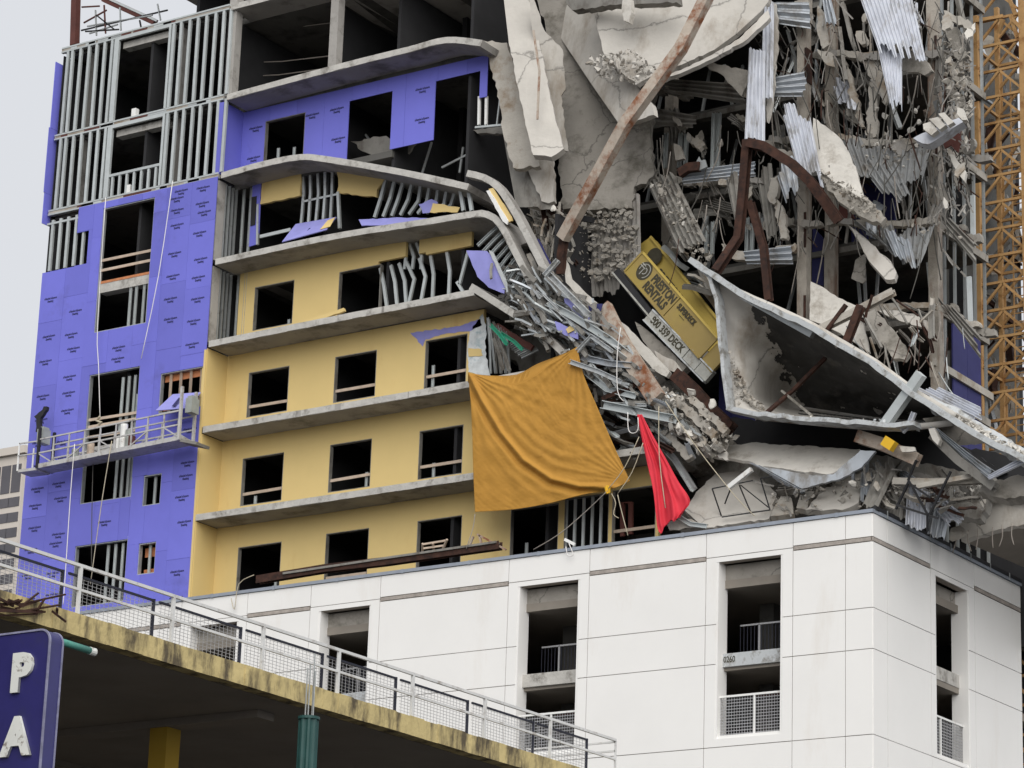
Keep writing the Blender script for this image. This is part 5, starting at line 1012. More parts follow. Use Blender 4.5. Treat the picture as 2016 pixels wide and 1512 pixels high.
for yy, nm in ((Vector(), 'front'), (dv, 'back')):
    for h in (.55, 1.05): MB().bar(L0+yy+Vector((0, 0, h)), L1+yy+Vector((0, 0, h)), .05).build('guard_rail', 'stage', st)
    n = 9
    for k in range(n+1):
        p = L0+yy+ax*(Lt*k/n); MB().bar(p, p+Vector((0, 0, 1.07)), .045).build('guard_post', 'stage', st)
        if k < n and (k % 2 == 0 or nm == 'back'): q = L0+yy+ax*(Lt*(k+(1 if k % 4 else .9))/n); MB().bar(p+Vector((0, 0, .15)) if k % 4 else p+Vector((0, 0, .55)), q+(Vector((0, 0, .55)) if k % 4 else Vector((0, 0, .15))), .04).build('brace', 'stage', st)
for p in (L0+ax*.02, L1): 
    for yy in (Vector(), dv): MB().bar(p+yy, p+yy+Vector((0, 0, 1.9 if p == L1 else 1.5)), .09).build('stirrup', 'black' if p != L1 else 'stage', st)
    c = p+dv*.5+ax*(.18 if p == L1 else -.16)+Vector((0, 0, 1.25)); MB().box(c.x-.14, c.x+.14, c.y-.2, c.y+.2, c.z-.25, c.z+.28).box(c.x-.11, c.x+.11, c.y-.15, c.y+.15, c.z+.281, c.z+.36).build('hoist_motor', 'motor', st)
for a, b in ((K0, L0),): 
    for h in (.55, 1.0): MB().bar(K0+Vector((0, 0, h)), L0+Vector((0, 0, h)), .045).build('guard_rail', 'stage', st)
    for yy in (Vector(), dv): MB().bar(K0+yy, K0+yy+Vector((0, 0, 1.02)), .045).build('guard_post', 'rail', st)
for k, (f, hh, m) in enumerate(((.33, .5, 'wood'), (.52, .5, 'rail'), (.56, .95, 'rail'), (.60, .7, 'motor'), (.62, .45, 'oxide'), (.22, .4, 'motor'))):
    p = L0+ax*(Lt*f)+dv*.5+Vector((0, 0, .165)); tag(MB().tube([p, p+Vector((0, 0, hh))], .13, 10).build(('bucket', 'water_jug', 'tool_bag')[k % 3], m), ('tan bucket left of the middle of the hanging work stage', 'white container near the middle of the hanging work stage', 'tall pale bag hung at the middle rail of the work stage', 'grey green bucket right of the white containers on the work stage', 'rusty red can on the work stage behind the rail', 'small grey bucket at the left third of the work stage')[k], ('bucket', 'container', 'bag', 'bucket', 'can', 'bucket')[k])
slab('dark_wrap', 'dark bent bundle sticking up at the left end of the work stage', [(70, 850), (72, 826), (67, 820), (76, 812), (83, 807), (86, 800), (92, 800), (91, 807), (84, 817), (79, 823), (78, 848)], 0, .14, 'black', .8, cat='bundle', step=5)
flap = [P(x, y, Y) for x, y, Y in ((340, 776, .5), (395, 772, .5), (368, 803, -.25), (306, 808, -.25))]
fp = MB().plate(flap, .03).build('hanging_board', 'ppale', None, 'purple board bent outward below the small timber framed opening', 'board')
MB().plate([P(x, y, Y) for x, y, Y in ((352, 783, .1), (357, 783, .1), (345, 800, -.22), (338, 800, -.22))], -.004).build('printed_strip', 'print_', fp)
for px, Yc, lb, m in (([(208, 389), (192, 640), (194, 720), (197, 824)], .25, 'pale rope hanging past the left side of the upper purple window', 'wrope'), ([(340, 356), (312, 543), (278, 706)], .3, 'pale taut rope slanting across the upper right of the purple wall', 'wrope'), ([(147, 874), (139, 970), (128, 1140), (124, 1190)], -.5, 'thin white rope falling from the work stage, left one', 'wrope'), ([(220, 868), (200, 990), (178, 1150)], -.5, 'thin pale rope falling from the middle of the work stage', 'rope'), ([(184, 880), (181, 1000), (180, 1120)], .2, 'thin dark line hanging under the work stage across the lower purple window', 'wirek')):
    cable('rope', lb, px, Yc, .016, m, 'rope')
MB().tube([P(197, 820, .2), P(190, 828, .2), P(200, 832, .2), P(194, 836, .2)], .05, 6).build('rope_knot', 'rope', None, 'knotted rope end resting on the boards of the two storey window', 'rope')
# ================================================================== BALCONY LITTER
bp = MB().plate([P(x, y, Y) for x, y, Y in ((582, 441, 1.6), (662, 427, 1.6), (642, 452, .75), (555, 476, .75))], .03).build('fallen_board', 'ppale', None, 'purple board with a yellow corner leaning on the balcony under the torn studs', 'board')
MB().plate([P(x, y, Y) for x, y, Y in ((645, 434, 1.35), (660, 428, 1.55), (650, 446, .85), (630, 452, .80))], -.006).build('yellow_skin', 'yellow', bp)
MB().plate([P(x, y, Y) for x, y, Y in ((609, 449, 1.1), (612, 449, 1.1), (598, 466, .74), (594, 468, .74))], -.005).build('slot', 'print_', bp)
slab('fallen_board', 'flat mauve board lying on the balcony beneath the leaning studs', [(706, 432), (790, 428), (850, 430), (780, 444), (712, 444)], (1.2, 0, -1.5), .03, 'ppale', 1, cat='board')
slab('torn_board', 'torn lilac wrap on the leaning studs under the sagging slab', [(824, 402), (850, 392), (862, 398), (852, 416), (832, 420)], (1.2, 0, 0), .02, 'ppale', 2.5, cat='board')
slab('torn_board', 'torn yellow board piece beside the lilac wrap', [(852, 400), (905, 408), (900, 418), (846, 418)], (1.1, 0, 0), .03, 'yellow', 1.5, cat='board')
slab('fallen_board', 'large purple board sliding off the balcony end', [(918, 493), (958, 494), (974, 512), (996, 560), (992, 578), (962, 566), (940, 545)], (.5, 0, 0), .03, 'ppale', .6, cat='board')
slab('board_edge', 'white edged board strip right of the large purple board', [(962, 492), (970, 496), (1000, 562), (996, 570)], (.45, 0, 0), .05, 'rim', .5, cat='board')
slab('fallen_board', 'long cream and amber board lying between the two bent slabs', [(962, 372), (970, 370), (1006, 426), (1008, 434), (1000, 438), (966, 384)], (.55, 0, 0), .08, 'yellow', .8, cat='board')
slab('board_edge', 'white underside strip of the cream and amber board', [(957, 376), (963, 374), (1000, 434), (998, 442), (990, 436)], (.5, 0, 0), .05, 'rail', .6, cat='board')
slab('fallen_board', 'dusty tan board behind the second bent slab', [(1036, 500), (1044, 498), (1066, 538), (1062, 544), (1048, 530)], (.9, 0, 0), .05, 'beige', .8, cat='board')
slab('fallen_board', 'dark violet board strip hanging beside the second bent slab', [(1052, 470), (1060, 470), (1090, 528), (1088, 536), (1076, 524)], (1.0, 0, 0), .03, 'navy', .6, cat='board')
slab('fallen_board', 'pale violet board strip in the middle of the debris slope', [(1110, 588), (1118, 586), (1158, 618), (1160, 630), (1148, 628), (1112, 596)], (.4, 0, 0), .06, 'ppale', .8, cat='board')
slab('fallen_board', 'navy board scrap at the foot of the stained box beam', [(1158, 600), (1186, 598), (1182, 612), (1160, 612)], (.6, 0, 0), .04, 'navy', 1, cat='board')
slab('torn_board', 'lilac torn board with an amber blot above the tarpaulin', [(1092, 632), (1110, 640), (1138, 655), (1138, 668), (1112, 660), (1096, 648)], (.25, 0, 0), .03, 'ppale', 1.4, cat='board')
slab('torn_board', 'amber scrap stuck to the lilac torn board', [(1114, 648), (1124, 640), (1130, 650), (1118, 656)], (.2, 0, 0), .03, 'yellow', 1, cat='board')
slab('wood_curb', 'brown timber curb standing under the folded slab end', [(970, 642), (980, 636), (1050, 680), (1044, 690), (1006, 668)], (1.3, 0, 0), .1, 'oxide', 1, cat='timber')
slab('fallen_trim', 'pale yellow board strip lying along the balcony under the third yellow row', [(590, 632), (640, 618), (676, 606), (678, 612), (640, 626), (596, 636)], (1.0, 0, 0), .1, 'yellow', .8, cat='board')
for k, (a, b, c) in enumerate((((966, 640), (985, 660), (998, 678)), ((985, 655), (1012, 672), (1028, 688)), ((972, 664), (984, 700), (990, 728)), ((982, 668), (994, 700), (1003, 730)))):
    beam('green_channel', 'green painted channel strip dangling beside the torn end of the yellow wall', [a, b, c], [.9, .8, .7], .11, 'green' if k < 2 else 'deckd', 'c', .08, 'channel', 'painted channels by the torn yellow wall')
for k in range(8):
    x = 962+k*5; beam('hanging_stud', 'slender dark stud dangling at the torn end of the yellow wall', [(x-2+random.uniform(-2, 2), 625+k*4), (x+3, 680), (x+6+random.uniform(-4, 6), 735)], 1.3, .07, random.choice(['galv', 'deckd', 'deckd']), 'c', .06, 'stud', 'dangling studs at the torn wall end')
for k in range(13):                                    # ladder of studs between the two bent slabs
    t = k/12; a = (942+t*118+random.uniform(-2, 2), 476+t*140); b = (988+t*76, 440+t*150); a = (a[0], a[1]+8)
    beam('rung_stud', 'bare stud spanning like a ladder rung under the bent slab', [a, ((a[0]+b[0])/2, (a[1]+b[1])/2+random.uniform(-2, 2)), b], [1.0, 1.05, 1.2], .11, 'stud', 'c', .08, 'stud', 'ladder like studs under the bent slab')
for k in range(10):
    t = k/9; a = (985+t*74, 640+t*48); b = (968+t*58, 668+t*50-14); beam('rung_stud', 'short dark stud hanging under the folded slab end', [a, b], [1.5, 1.4], .1, 'galv', 'c', .08, 'stud', 'short studs under the folded slab end')
for k in range(34):                                    # crushed stud bundle between bent slabs
    t = random.random(); x, y = 985+t*95, 440+t*165; d = random.uniform(10, 34); beam('crushed_stud', 'crushed grey stud packed between the two bent slabs', [(x, y), (x+d*.35+random.uniform(-8, 8), y+d*.5), (x+d*.6+random.uniform(-5, 5), y+d)], random.uniform(.9, 1.9), random.uniform(.06, .13), random.choice(['galv', 'stud', 'deckd', 'galv']), 'c', .08, 'stud', 'crushed studs between the bent slabs')
beam('cross_stud', 'white stud lying crosswise at the lower end of the second bent slab', [(1072, 543), (1099, 512)], [.2, .25], .16, 'rim', 'c', .12, 'stud')
beam('slope_stud', 'long white channel running down the slope below the crossed stud', [(1078, 536), (1122, 582), (1160, 620)], [.3, .2, .1], .18, 'rim', 'c', .14, 'stud')
beam('slope_stud', 'long grey channel running down toward the stained box beam', [(1078, 596), (1130, 624), (1200, 668), (1240, 700)], [.4, .3, .3, .4], .22, 'stud', 'c', .16, 'stud')
# ================================================================== DEBRIS SLOPE
for q, m, Y, lb in (([(935, 590), (985, 600), (1110, 690), (1240, 800), (1400, 900), (1330, 930), (1180, 850), (1060, 760), (960, 660)], 'deckd', 3.4, 'dark crushed floor underneath the debris slope'), ([(1060, 590), (1180, 640), (1330, 760), (1450, 880), (1400, 900), (1240, 800), (1110, 690)], 'dull', 3.9, 'dull crushed floor running under the stained box beam'), ([(1030, 480), (1100, 540), (1200, 640), (1110, 660), (1050, 580)], 'deckd', 3.6, 'dark crushed floor behind the bent slabs'), ([(1150, 780), (1300, 800), (1370, 960), (1290, 980), (1230, 900)], 'dark', 3.2, 'dark heap behind the tarpaulin and the red cloth')):
    slab('crushed_floor', lb, q, (Y, 0, -.4), .5, m, 5, cat='slab', step=8)
def inpoly(x, y, pg):
    c = False
    for i in range(len(pg)):
        (x0, y0), (x1, y1) = pg[i], pg[i-1]
        if (y0 > y) != (y1 > y) and x < (x1-x0)*(y-y0)/(y1-y0)+x0: c = not c
    return c
def pick(pg):
    xs = [p[0] for p in pg]; ys = [p[1] for p in pg]
    while True:
        x, y = random.uniform(min(xs), max(xs)), random.uniform(min(ys), max(ys))
        if inpoly(x, y, pg): return x, y
def scatter(name, label, group, pg, n, ang, sd, ln, Ys, mats, w=(.07, .16), kink=.11, cat='stud'):
    """bent channels of a few shared shapes laid along a slope"""
    protos = []
    for v in range(5):
        k = [random.uniform(-kink, kink) for _ in range(4)]; pts = [Vector((-.5, 0, 0)), Vector((-.17, k[0]*.3, k[1]*.3)), Vector((.2, k[2]*.3, k[3]*.3)), Vector((.5, 0, k[0]*.2))]
        mb = MB(); mb.prof(pts, cprof(.09, .07, .012) if v % 2 else iprof(.1, .06, .014) if v == 2 else cprof(.12, .05, .012), (0, 0, 1)); me = bpy.data.meshes.new(name); me.from_pydata([tuple(p) for p in mb.v], [], mb.f)
        protos.append(me)
    done = {}
    for i in range(n):
        x, y = pick(pg); a = math.radians(random.gauss(ang, sd)); L = random.uniform(*ln); dx, dy = math.cos(a)*L/2, math.sin(a)*L/2; Y = random.uniform(*Ys); dY = random.uniform(-.6, .6)
        p, q = P(x-dx, y-dy, Y-dY/2), P(x+dx, y+dy, Y+dY/2); d = (q-p); m = random.choice(mats); v = random.randrange(5)
        if (v, m) not in done: me = protos[v].copy(); me.materials.append(M[m]); done[(v, m)] = me
        o = bpy.data.objects.new(name, done[(v, m)]); COL.objects.link(o); o.location = (p+q)/2
        rot = d.to_track_quat('X', 'Z'); spin = Matrix.Rotation(random.uniform(-.9, .9), 3, 'X'); s = random.uniform(*w)/.1
        o.rotation_mode = 'QUATERNION'; o.rotation_quaternion = (rot.to_matrix() @ spin).to_quaternion(); o.scale = (d.length, s, s); o['label'] = label; o['category'] = cat; o['group'] = group
SL = [(1000, 560), (1080, 590), (1190, 640), (1250, 720), (1330, 790), (1400, 870), (1370, 900), (1290, 850), (1200, 810), (1150, 720), (1110, 690), (1020, 640)]
scatter('debris_stud', 'bent grey channel lying on the debris slope above the tarpaulin', 'channels on the debris slope', SL, 105, 38, 24, (22, 85), (.3, 2.6), ['galv', 'stud', 'galv', 'deckd', 'deck', 'deckd'], (.08, .19))
scatter('debris_stud', 'twisted channel in the tangle between tarpaulin and red cloth', 'channels between tarpaulin and red cloth', [(1150, 720), (1210, 720), (1280, 770), (1330, 830), (1300, 880), (1240, 890), (1200, 860)], 55, 20, 30, (25, 80), (.3, 2.2), ['galv', 'stud', 'deck', 'deckd', 'rust'], (.09, .2))
scatter('debris_stud', 'straight pale channel in the tangle below the bent slabs', 'pale channels below the bent slabs', [(1040, 560), (1100, 570), (1200, 640), (1250, 720), (1190, 740), (1110, 670), (1040, 620)], 62, 42, 15, (25, 80), (.2, 1.4), ['rim', 'stud', 'galv', 'rim', 'deck'], (.06, .13), kink=.05)
scatter('dusty_strip', 'dusty broken strip left of the cracked crust', 'dusty strips left of the cracked crust', [(1060, 405), (1118, 410), (1130, 520), (1100, 560), (1056, 470)], 34, 70, 28, (25, 70), (2.2, 4.2), ['beige', 'dull', 'deckd', 'rust', 'pale'], (.08, .2), cat='debris')
scatter('dusty_strip', 'dusty strip of broken floor below the stained box beam', 'dusty strips below the stained box beam', [(1300, 780), (1350, 800), (1430, 860), (1410, 890), (1360, 870), (1310, 830)], 34, 42, 12, (30, 80), (.3, 2), ['beige', 'dull', 'deckd', 'pale'], (.14, .32), cat='debris')
scatter('debris_stud', 'thin dark strip in the tangle behind the yellow platform', 'strips behind the yellow platform', [(1340, 470), (1400, 520), (1420, 640), (1300, 480)], 14, 50, 20, (30, 70), (3.5, 5), ['galv', 'deckd', 'beige'], (.1, .2))
scatter('hanging_strip', 'limp grey strip hanging in the upper right bays', 'limp strips in the upper right bays', [(1500, 0), (1900, 0), (1910, 420), (1700, 460), (1520, 460)], 46, 82, 24, (30, 110), (4.8, 6.8), ['deckd', 'deckg', 'wcol', 'deckd', 'galv', 'deckd'], (.05, .2), kink=.06, cat='strip')
scatter('hanging_strip', 'short grey strip dangling below the white panel level', 'strips in the lower right bays', [(1640, 600), (1840, 600), (1850, 740), (1760, 740)], 22, 70, 30, (25, 70), (3, 5.5), ['deckd', 'galv', 'rust', 'beige'], (.06, .16), cat='strip')
scatter('podium_scrap', 'loose strip of scrap on the podium top behind the black frames', 'scrap on the podium top', [(1540, 930), (1720, 920), (1900, 950), (1960, 960), (1900, 1010), (1760, 1000), (1560, 1000)], 30, 20, 45, (20, 70), (1.2, 2.8), ['beige', 'deck', 'deckd', 'dull', 'rust'], (.08, .24), cat='scrap')
# torn decking and concrete shards packed into the open bays
def shards(n, pg, Ys, tl, mats, label, group, name='concrete_shard', ang=90, sd=35, thin=(.25, .6)):
    for i in range(n):
        x, y = pick(pg); L = random.uniform(*tl); w = L*random.uniform(*thin); a = math.radians(random.gauss(ang, sd)); ux, uy = math.cos(a), math.sin(a); q = []
        for k in range(6):
            t = 2*math.pi*k/6+random.uniform(-.3, .3); r = random.uniform(.7, 1.1); q.append((x+ux*math.cos(t)*L/2*r-uy*math.sin(t)*w/2*r, y+uy*math.cos(t)*L/2*r+ux*math.sin(t)*w/2*r))
        slab(name, label, q, (random.uniform(*Ys), random.uniform(-.8, .8), random.uniform(-1.2, .4)), random.uniform(.06, .16), random.choice(mats), 2.6, cat='slab fragment', group=group, step=5)
def torn(n, pg, Ys, tl, mats, label, group, ang=80, sd=40):
    for i in range(n):
        x, y = pick(pg); L = random.uniform(*tl); w = L*random.uniform(.3, .7); a = math.radians(random.gauss(ang, sd)); ux, uy = math.cos(a)*L/2, math.sin(a)*L/2; vx, vy = -math.sin(a)*w/2, math.cos(a)*w/2; j = lambda: random.uniform(-5, 5)
        corr('torn_deck', label, [(x-ux-vx+j(), y-uy-vy+j()), (x-ux+vx+j(), y-uy+vy+j()), (x+ux+vx*1.1+j(), y+uy+vy*1.1+j()), (x+ux-vx*.8+j(), y+uy-vy*.8+j())], (random.uniform(*Ys), random.uniform(-1, 1), random.uniform(-1.2, .3)), random.randint(2, 5), random.choice(mats), amp=random.uniform(.025, .05), jag=12, nv=6, bend=random.uniform(-.3, .3), cat='metal decking', group=group)
RB = [(1500, 30), (1660, 10), (1900, 30), (1912, 240), (1900, 560), (1850, 500), (1700, 460), (1560, 500), (1480, 480)]
shards(15, RB, (5.0, 6.2), (20, 56), ['dull', 'beige', 'ddeck', 'deckd', 'pale', 'dull'], 'broken floor fragment in the open right bays', 'floor fragments in the right bays')
torn(14, RB, (5.0, 6.2), (24, 60), ['deckd', 'ddeck', 'deck', 'deckd', 'deckb'], 'torn decking piece in the open right bays', 'torn decking in the right bays')
torn(12, [(1290, 250), (1470, 150), (1480, 460), (1340, 470)], (4.6, 6), (24, 60), ['deckd', 'deckd', 'ddeck'], 'torn decking piece in the middle bay', 'torn decking in the middle bay')
shards(14, [(1290, 250), (1470, 190), (1480, 470), (1330, 480)], (4.4, 5.8), (16, 46), ['dull', 'beige', 'deckd'], 'broken floor fragment in the middle bay', 'floor fragments in the middle bay')
for y0, x0, x1, Yb in ((100, 1600, 1900, 5.6), (268, 1500, 1660, 5.4), (350, 1270, 1480, 4.6), (432, 1500, 1660, 5.0), (268, 1845, 1925, 5.3), (434, 1850, 1925, 5.3), (600, 1850, 1930, 5.3), (175, 1290, 1480, 5.0)):
    k = x0
    while k < x1:
        w = random.uniform(14, 36); dy = random.uniform(-4, 6)+(.55*(k-1850) if x0 > 1840 else 0); slab('floor_edge_lump', 'crumbling lump of a ragged storey edge', [(k, y0+dy), (k+w, y0+dy+random.uniform(-4, 4)), (k+w+3, y0+dy+random.uniform(8, 14)), (k+w*.4, y0+dy+random.uniform(10, 18)), (k-2, y0+dy+random.uniform(6, 12))], Yb+random.uniform(-.3, .3), .25, random.choice(['beige', 'dull', 'ddeck']), 2.4, cat='slab fragment', group='lumps along ragged storey edges', step=5); k += w*random.uniform(.8, 1.5)
shards(20, [(1300, 780), (1350, 790), (1450, 880), (1400, 900), (1300, 860)], (.3, 1.6), (22, 60), ['beige', 'dull', 'pale', 'deckd'], 'dusty slab fragment on the lower debris slope', 'slab fragments on the lower slope', ang=40, sd=18)
torn(18, [(1010, 560), (1190, 640), (1290, 760), (1240, 780), (1130, 700)], (.8, 2.6), (26, 70), ['deckd', 'galv', 'deck', 'ddeck'], 'torn decking piece in the debris slope', 'torn decking in the debris slope', 40, 18)
shards(12, [(1500, 930), (1740, 915), (1960, 945), (1940, 1000), (1760, 1000), (1510, 1010)], (2.2, 3.2), (20, 70), ['beige', 'pale', 'dull', 'ddeck'], 'slab fragment heaped on the podium top', 'slab fragments on the podium top', ang=40, sd=40)
torn(9, [(1700, 930), (1900, 940), (1880, 1010), (1740, 1000)], (1.4, 2.8), (30, 80), ['deck', 'deckd', 'deckb'], 'torn decking heaped on the podium top', 'torn decking on the podium top', 70, 30)
shards(18, [(1840, 30), (1914, 60), (1914, 420), (1856, 420)], (3.8, 5.4), (14, 44), ['pale', 'beige', 'dull', 'chunk'], 'broken fragment hanging between the last column and the crane', 'fragments left of the crane')
scatter('hanging_strip', 'strip of wreckage seen behind the crane lattice', 'strips behind the crane lattice', [(1936, 60), (2014, 60), (2014, 820), (1940, 820)], 60, 80, 40, (25, 90), (13.2, 14.4), ['ddeck', 'beige', 'rust', 'deck', 'dull', 'pale'], (.08, .3), cat='strip')
shards(22, [(1940, 60), (2014, 60), (2014, 820), (1945, 820)], (13.5, 14.6), (24, 70), ['beige', 'dull', 'ddeck', 'pale'], 'broken floor fragment seen behind the crane lattice', 'fragments behind the crane lattice')
shards(12, [(1056, 405), (1112, 410), (1134, 540), (1104, 560), (1056, 470)], (3.4, 4.4), (16, 50), ['beige', 'dull', 'ddeck', 'deckd'], 'broken fragment left of the cracked crust', 'fragments left of the cracked crust')
torn(9, [(1070, 420), (1112, 420), (1130, 540), (1100, 550)], (3.8, 4.6), (26, 60), ['ddeck', 'deckd'], 'torn decking left of the cracked crust', 'torn decking left of the cracked crust')
def tangle(label, pg, n, ang, sd, ln, Ys, m, w=(.02, .05)):
    mb = MB()
    for i in range(n):
        x, y = pick(pg); a = math.radians(random.gauss(ang, sd)); L = random.uniform(*ln); dx, dy = math.cos(a)*L/2, math.sin(a)*L/2; Y = random.uniform(*Ys); p, q = P(x-dx, y-dy, Y), P(x+dx, y+dy, Y+random.uniform(-.4, .4)); k = random.uniform(*w)
        mb.prof([p, p.lerp(q, .5)+Vector((random.uniform(-.06, .06), 0, random.uniform(-.06, .06))), q], [(-k, -k*.6), (k, -k*.6), (k, k*.6), (-k, k*.6)])
    stuff(mb.build('tangle', m, None, label, 'tangle'))
tangle('fine tangle of grey metal splinters on the debris slope above the tarpaulin', [(960, 520), (1060, 520), (1190, 620), (1300, 760), (1390, 870), (1300, 870), (1180, 790), (1120, 700), (1010, 640)], 260, 40, 24, (8, 46), (.3, 2.4), 'galv', (.016, .04))
tangle('fine tangle of dark splinters on the debris slope above the tarpaulin', [(960, 520), (1060, 520), (1190, 620), (1300, 760), (1390, 870), (1300, 870), (1180, 790), (1120, 700), (1010, 640)], 420, 40, 34, (10, 46), (.3, 2.2), 'deckd', (.03, .07))
tangle('fine tangle of dusty strips hanging in the open right bays', RB, 150, 84, 22, (10, 60), (4.6, 6.4), 'ddeck', (.010, .028))
tangle('fine tangle of dark strips hanging in the open right bays', RB, 260, 88, 20, (14, 80), (3.8, 6.4), 'wirek', (.007, .018))
tangle('fine tangle of rusty bars in the open right bays', RB, 50, 75, 40, (10, 60), (4.4, 6.2), 'rust', (.01, .022))
tangle('fine tangle of strips on the podium top by the corner', [(1500, 940), (1740, 920), (1960, 950), (1920, 1000), (1760, 1000), (1520, 1012)], 150, 30, 50, (8, 40), (1.2, 2.8), 'ddeck', (.012, .03))
tangle('fine tangle of strips left of the cracked crust', [(1056, 410), (1116, 415), (1130, 540), (1090, 560), (1040, 480)], 160, 70, 35, (8, 40), (2, 4.4), 'beige', (.012, .04))
tangle('fine tangle of wires between the last column and the crane', [(1846, 40), (1914, 60), (1916, 420), (1856, 440)], 90, 70, 40, (10, 50), (3.8, 5.6), 'ddeck', (.01, .028))
# chunks of concrete
# chunks of concrete
ROCK = []
for v in range(7):
    bm = bmesh.new(); bmesh.ops.create_icosphere(bm, subdivisions=2, radius=1); rd = random.Random(v)
    pl_ = [(Vector((rd.gauss(0, 1), rd.gauss(0, 1), rd.gauss(0, 1))).normalized(), rd.uniform(.28, .66)) for _ in range(12)]
    for p in bm.verts:
        c = p.co.copy()
        for nn, dd in pl_:
            k = c.dot(nn)
            if k > dd: c -= nn*(k-dd)
        p.co = c*(1+.08*noise.noise(c*2+Vector((v, 0, 0))))
    me = bpy.data.meshes.new('chunk'); bm.to_mesh(me); bm.free(); ROCK.append(me)
rdone = {}
def rocks(name, label, group, pg, n, sz, Ys, mats, pts=None):
    for i in range(n):
        x, y = pts[i] if pts else pick(pg); m = random.choice(mats); v = random.randrange(7)
        if (v, m) not in rdone: me = ROCK[v].copy(); me.materials.append(M[m]); rdone[(v, m)] = me
        o = bpy.data.objects.new(name, rdone[(v, m)]); COL.objects.link(o); o.location = P(x, y, random.uniform(*Ys)); s = random.uniform(*sz)*(.6+.4*random.random())
        o.scale = (s*random.uniform(.8, 1.5), s, s*random.uniform(.6, 1)); o.rotation_euler = [random.uniform(0, 6.3) for _ in range(3)]; o['label'] = label; o['category'] = 'concrete chunk'; o['group'] = group
rocks('chunk', 'pale chunk lodged in the break of the folded slab', 'chunks in the folded slab', [(1158, 118), (1230, 100), (1290, 140), (1250, 165), (1180, 150)], 26, (0.084, 0.240), (1.2, 1.7), ['chunk', 'pale', 'rubble'])
rocks('chunk', 'crumb of concrete on the corrugated underside of the back slab', 'crumbs on the corrugated underside', [(1118, 440), (1248, 400), (1258, 520), (1170, 550), (1130, 520)], 44, (0.049, 0.160), (3.9, 4.2), ['rubble', 'beige'])
rocks('chunk', 'dusty chunk on the lower debris slope', 'chunks on the lower slope', [(1300, 760), (1360, 790), (1440, 860), (1400, 890), (1330, 840)], 22, (0.056, 0.208), (.2, .8), ['rubble', 'chunk', 'rubble', 'beige'])
rocks('chunk', 'chunk caught on the diagonal corrugated deck', 'chunks on the diagonal deck', [(1280, 360), (1330, 380), (1400, 500), (1380, 520), (1310, 420)], 20, (0.049, 0.176), (3, 3.4), ['rubble', 'beige', 'chunk'])
rocks('chunk', 'chunk resting on a floor edge in the upper right bays', 'chunks in the upper right bays', [(1650, 262), (1840, 268), (1760, 360), (1700, 320)], 20, (0.056, 0.208), (4.6, 5.2), ['rubble', 'chunk', 'pale'])
rocks('chunk', 'chunk dangling in reinforcement near the crane', 'dangling chunks near the crane', [(1850, 90), (1905, 120), (1912, 200), (1870, 230)], 16, (0.049, 0.176), (3.8, 4.8), ['rubble', 'chunk'])
rocks('chunk', 'chunk along the ragged storey edges of the right bays', 'chunks along the storey edges', [(1600, 330), (1740, 430), (1840, 430), (1930, 500), (1850, 460), (1700, 450)], 22, (0.049, 0.160), (4.3, 5), ['rubble', 'beige'])
rocks('chunk', 'white chunk hanging in the dark bay under the bright roof sheet', 'hanging chunks in the dark bay', None, 7, (.14, .2), (4.6, 5), ['chunk'], [(1727, 214), (1743, 227), (1803, 219), (1810, 241), (1793, 256), (1762, 365), (1785, 362)])
rocks('chunk', 'heap chunk on the podium top beside the wing floor', 'heap chunks by the wing floor', [(1880, 940), (1960, 950), (1960, 985), (1900, 990)], 14, (0.084, 0.272), (2.8, 4.2), ['rubble', 'chunk'])
rocks('chunk', 'large chunk hanging on bars under the wing floor', 'large chunks under the wing floor', None, 3, (.42, .5), (3.6, 4.2), ['rubble'], [(1920, 1015), (1888, 1050), (1912, 1000)])
rocks('chunk', 'chunk on the sloping light edge at the right', 'chunks on the sloping edge', [(1880, 820), (2016, 890), (2016, 905), (1890, 835)], 18, (0.042, 0.160), (.6, 1), ['rubble', 'chunk'])
rocks('chunk', 'chunk among the leaning slabs on the podium top', 'chunks among the leaning slabs', [(1520, 970), (1760, 930), (1800, 990), (1700, 1000), (1530, 1015)], 24, (0.056, 0.224), (.7, 1.6), ['rubble', 'beige', 'chunk'])
rocks('chunk', 'rounded pale chunk near the foot of the yellow platform', 'pale chunks by the platform foot', None, 4, (.2, .3), (.3, .6), ['chunk'], [(1401, 794), (1338, 842), (1362, 772), (1092, 412)])
rocks('chunk', 'crumb along the lower rim of the tipped slab', 'crumbs along the lower rim', [(1445, 806), (1800, 832), (1800, 838), (1445, 812)], 14, (0.035, 0.104), (.15, .5), ['chunk', 'rim'])
rocks('chunk', 'crumb caught between the left rim and the shell of the tipped slab', 'crumbs in the left of the shell', [(1440, 700), (1470, 760), (1500, 800), (1450, 796)], 16, (0.042, 0.128), (.5, .8), ['beige', 'rubble', 'rust'])
def crumbs(label, pg, n, sz, Ys, m):
    mb = MB()
    for i in range(n):
        x, y = pick(pg); c = P(x, y, random.uniform(*Ys)); r = sz[0]*.5*(sz[1]*3/sz[0])**(random.random()**2)
        d = [Vector((random.gauss(0, 1), random.gauss(0, 1), random.gauss(0, 1))).normalized()*r*random.uniform(.7, 1.3) for _ in range(3)]
        a, b, e = d; mb.add([c+a, c-a, c+b, c-b, c+e, c-e], [(0, 2, 4), (2, 1, 4), (1, 3, 4), (3, 0, 4), (2, 0, 5), (1, 2, 5), (3, 1, 5), (0, 3, 5)])
    stuff(mb.build('rubble', m, None, label, 'rubble'))
crumbs('fine rubble stuck over the corrugated underside of the back slab', [(1116, 430), (1250, 398), (1260, 540), (1165, 560), (1125, 530)], 420, (.03, .10), (3.2, 3.6), 'rubble')
crumbs('fine rubble spilled over the lower debris slope', [(1290, 750), (1360, 780), (1450, 860), (1410, 900), (1320, 850)], 420, (.03, .10), (.3, 1.2), 'rubble')
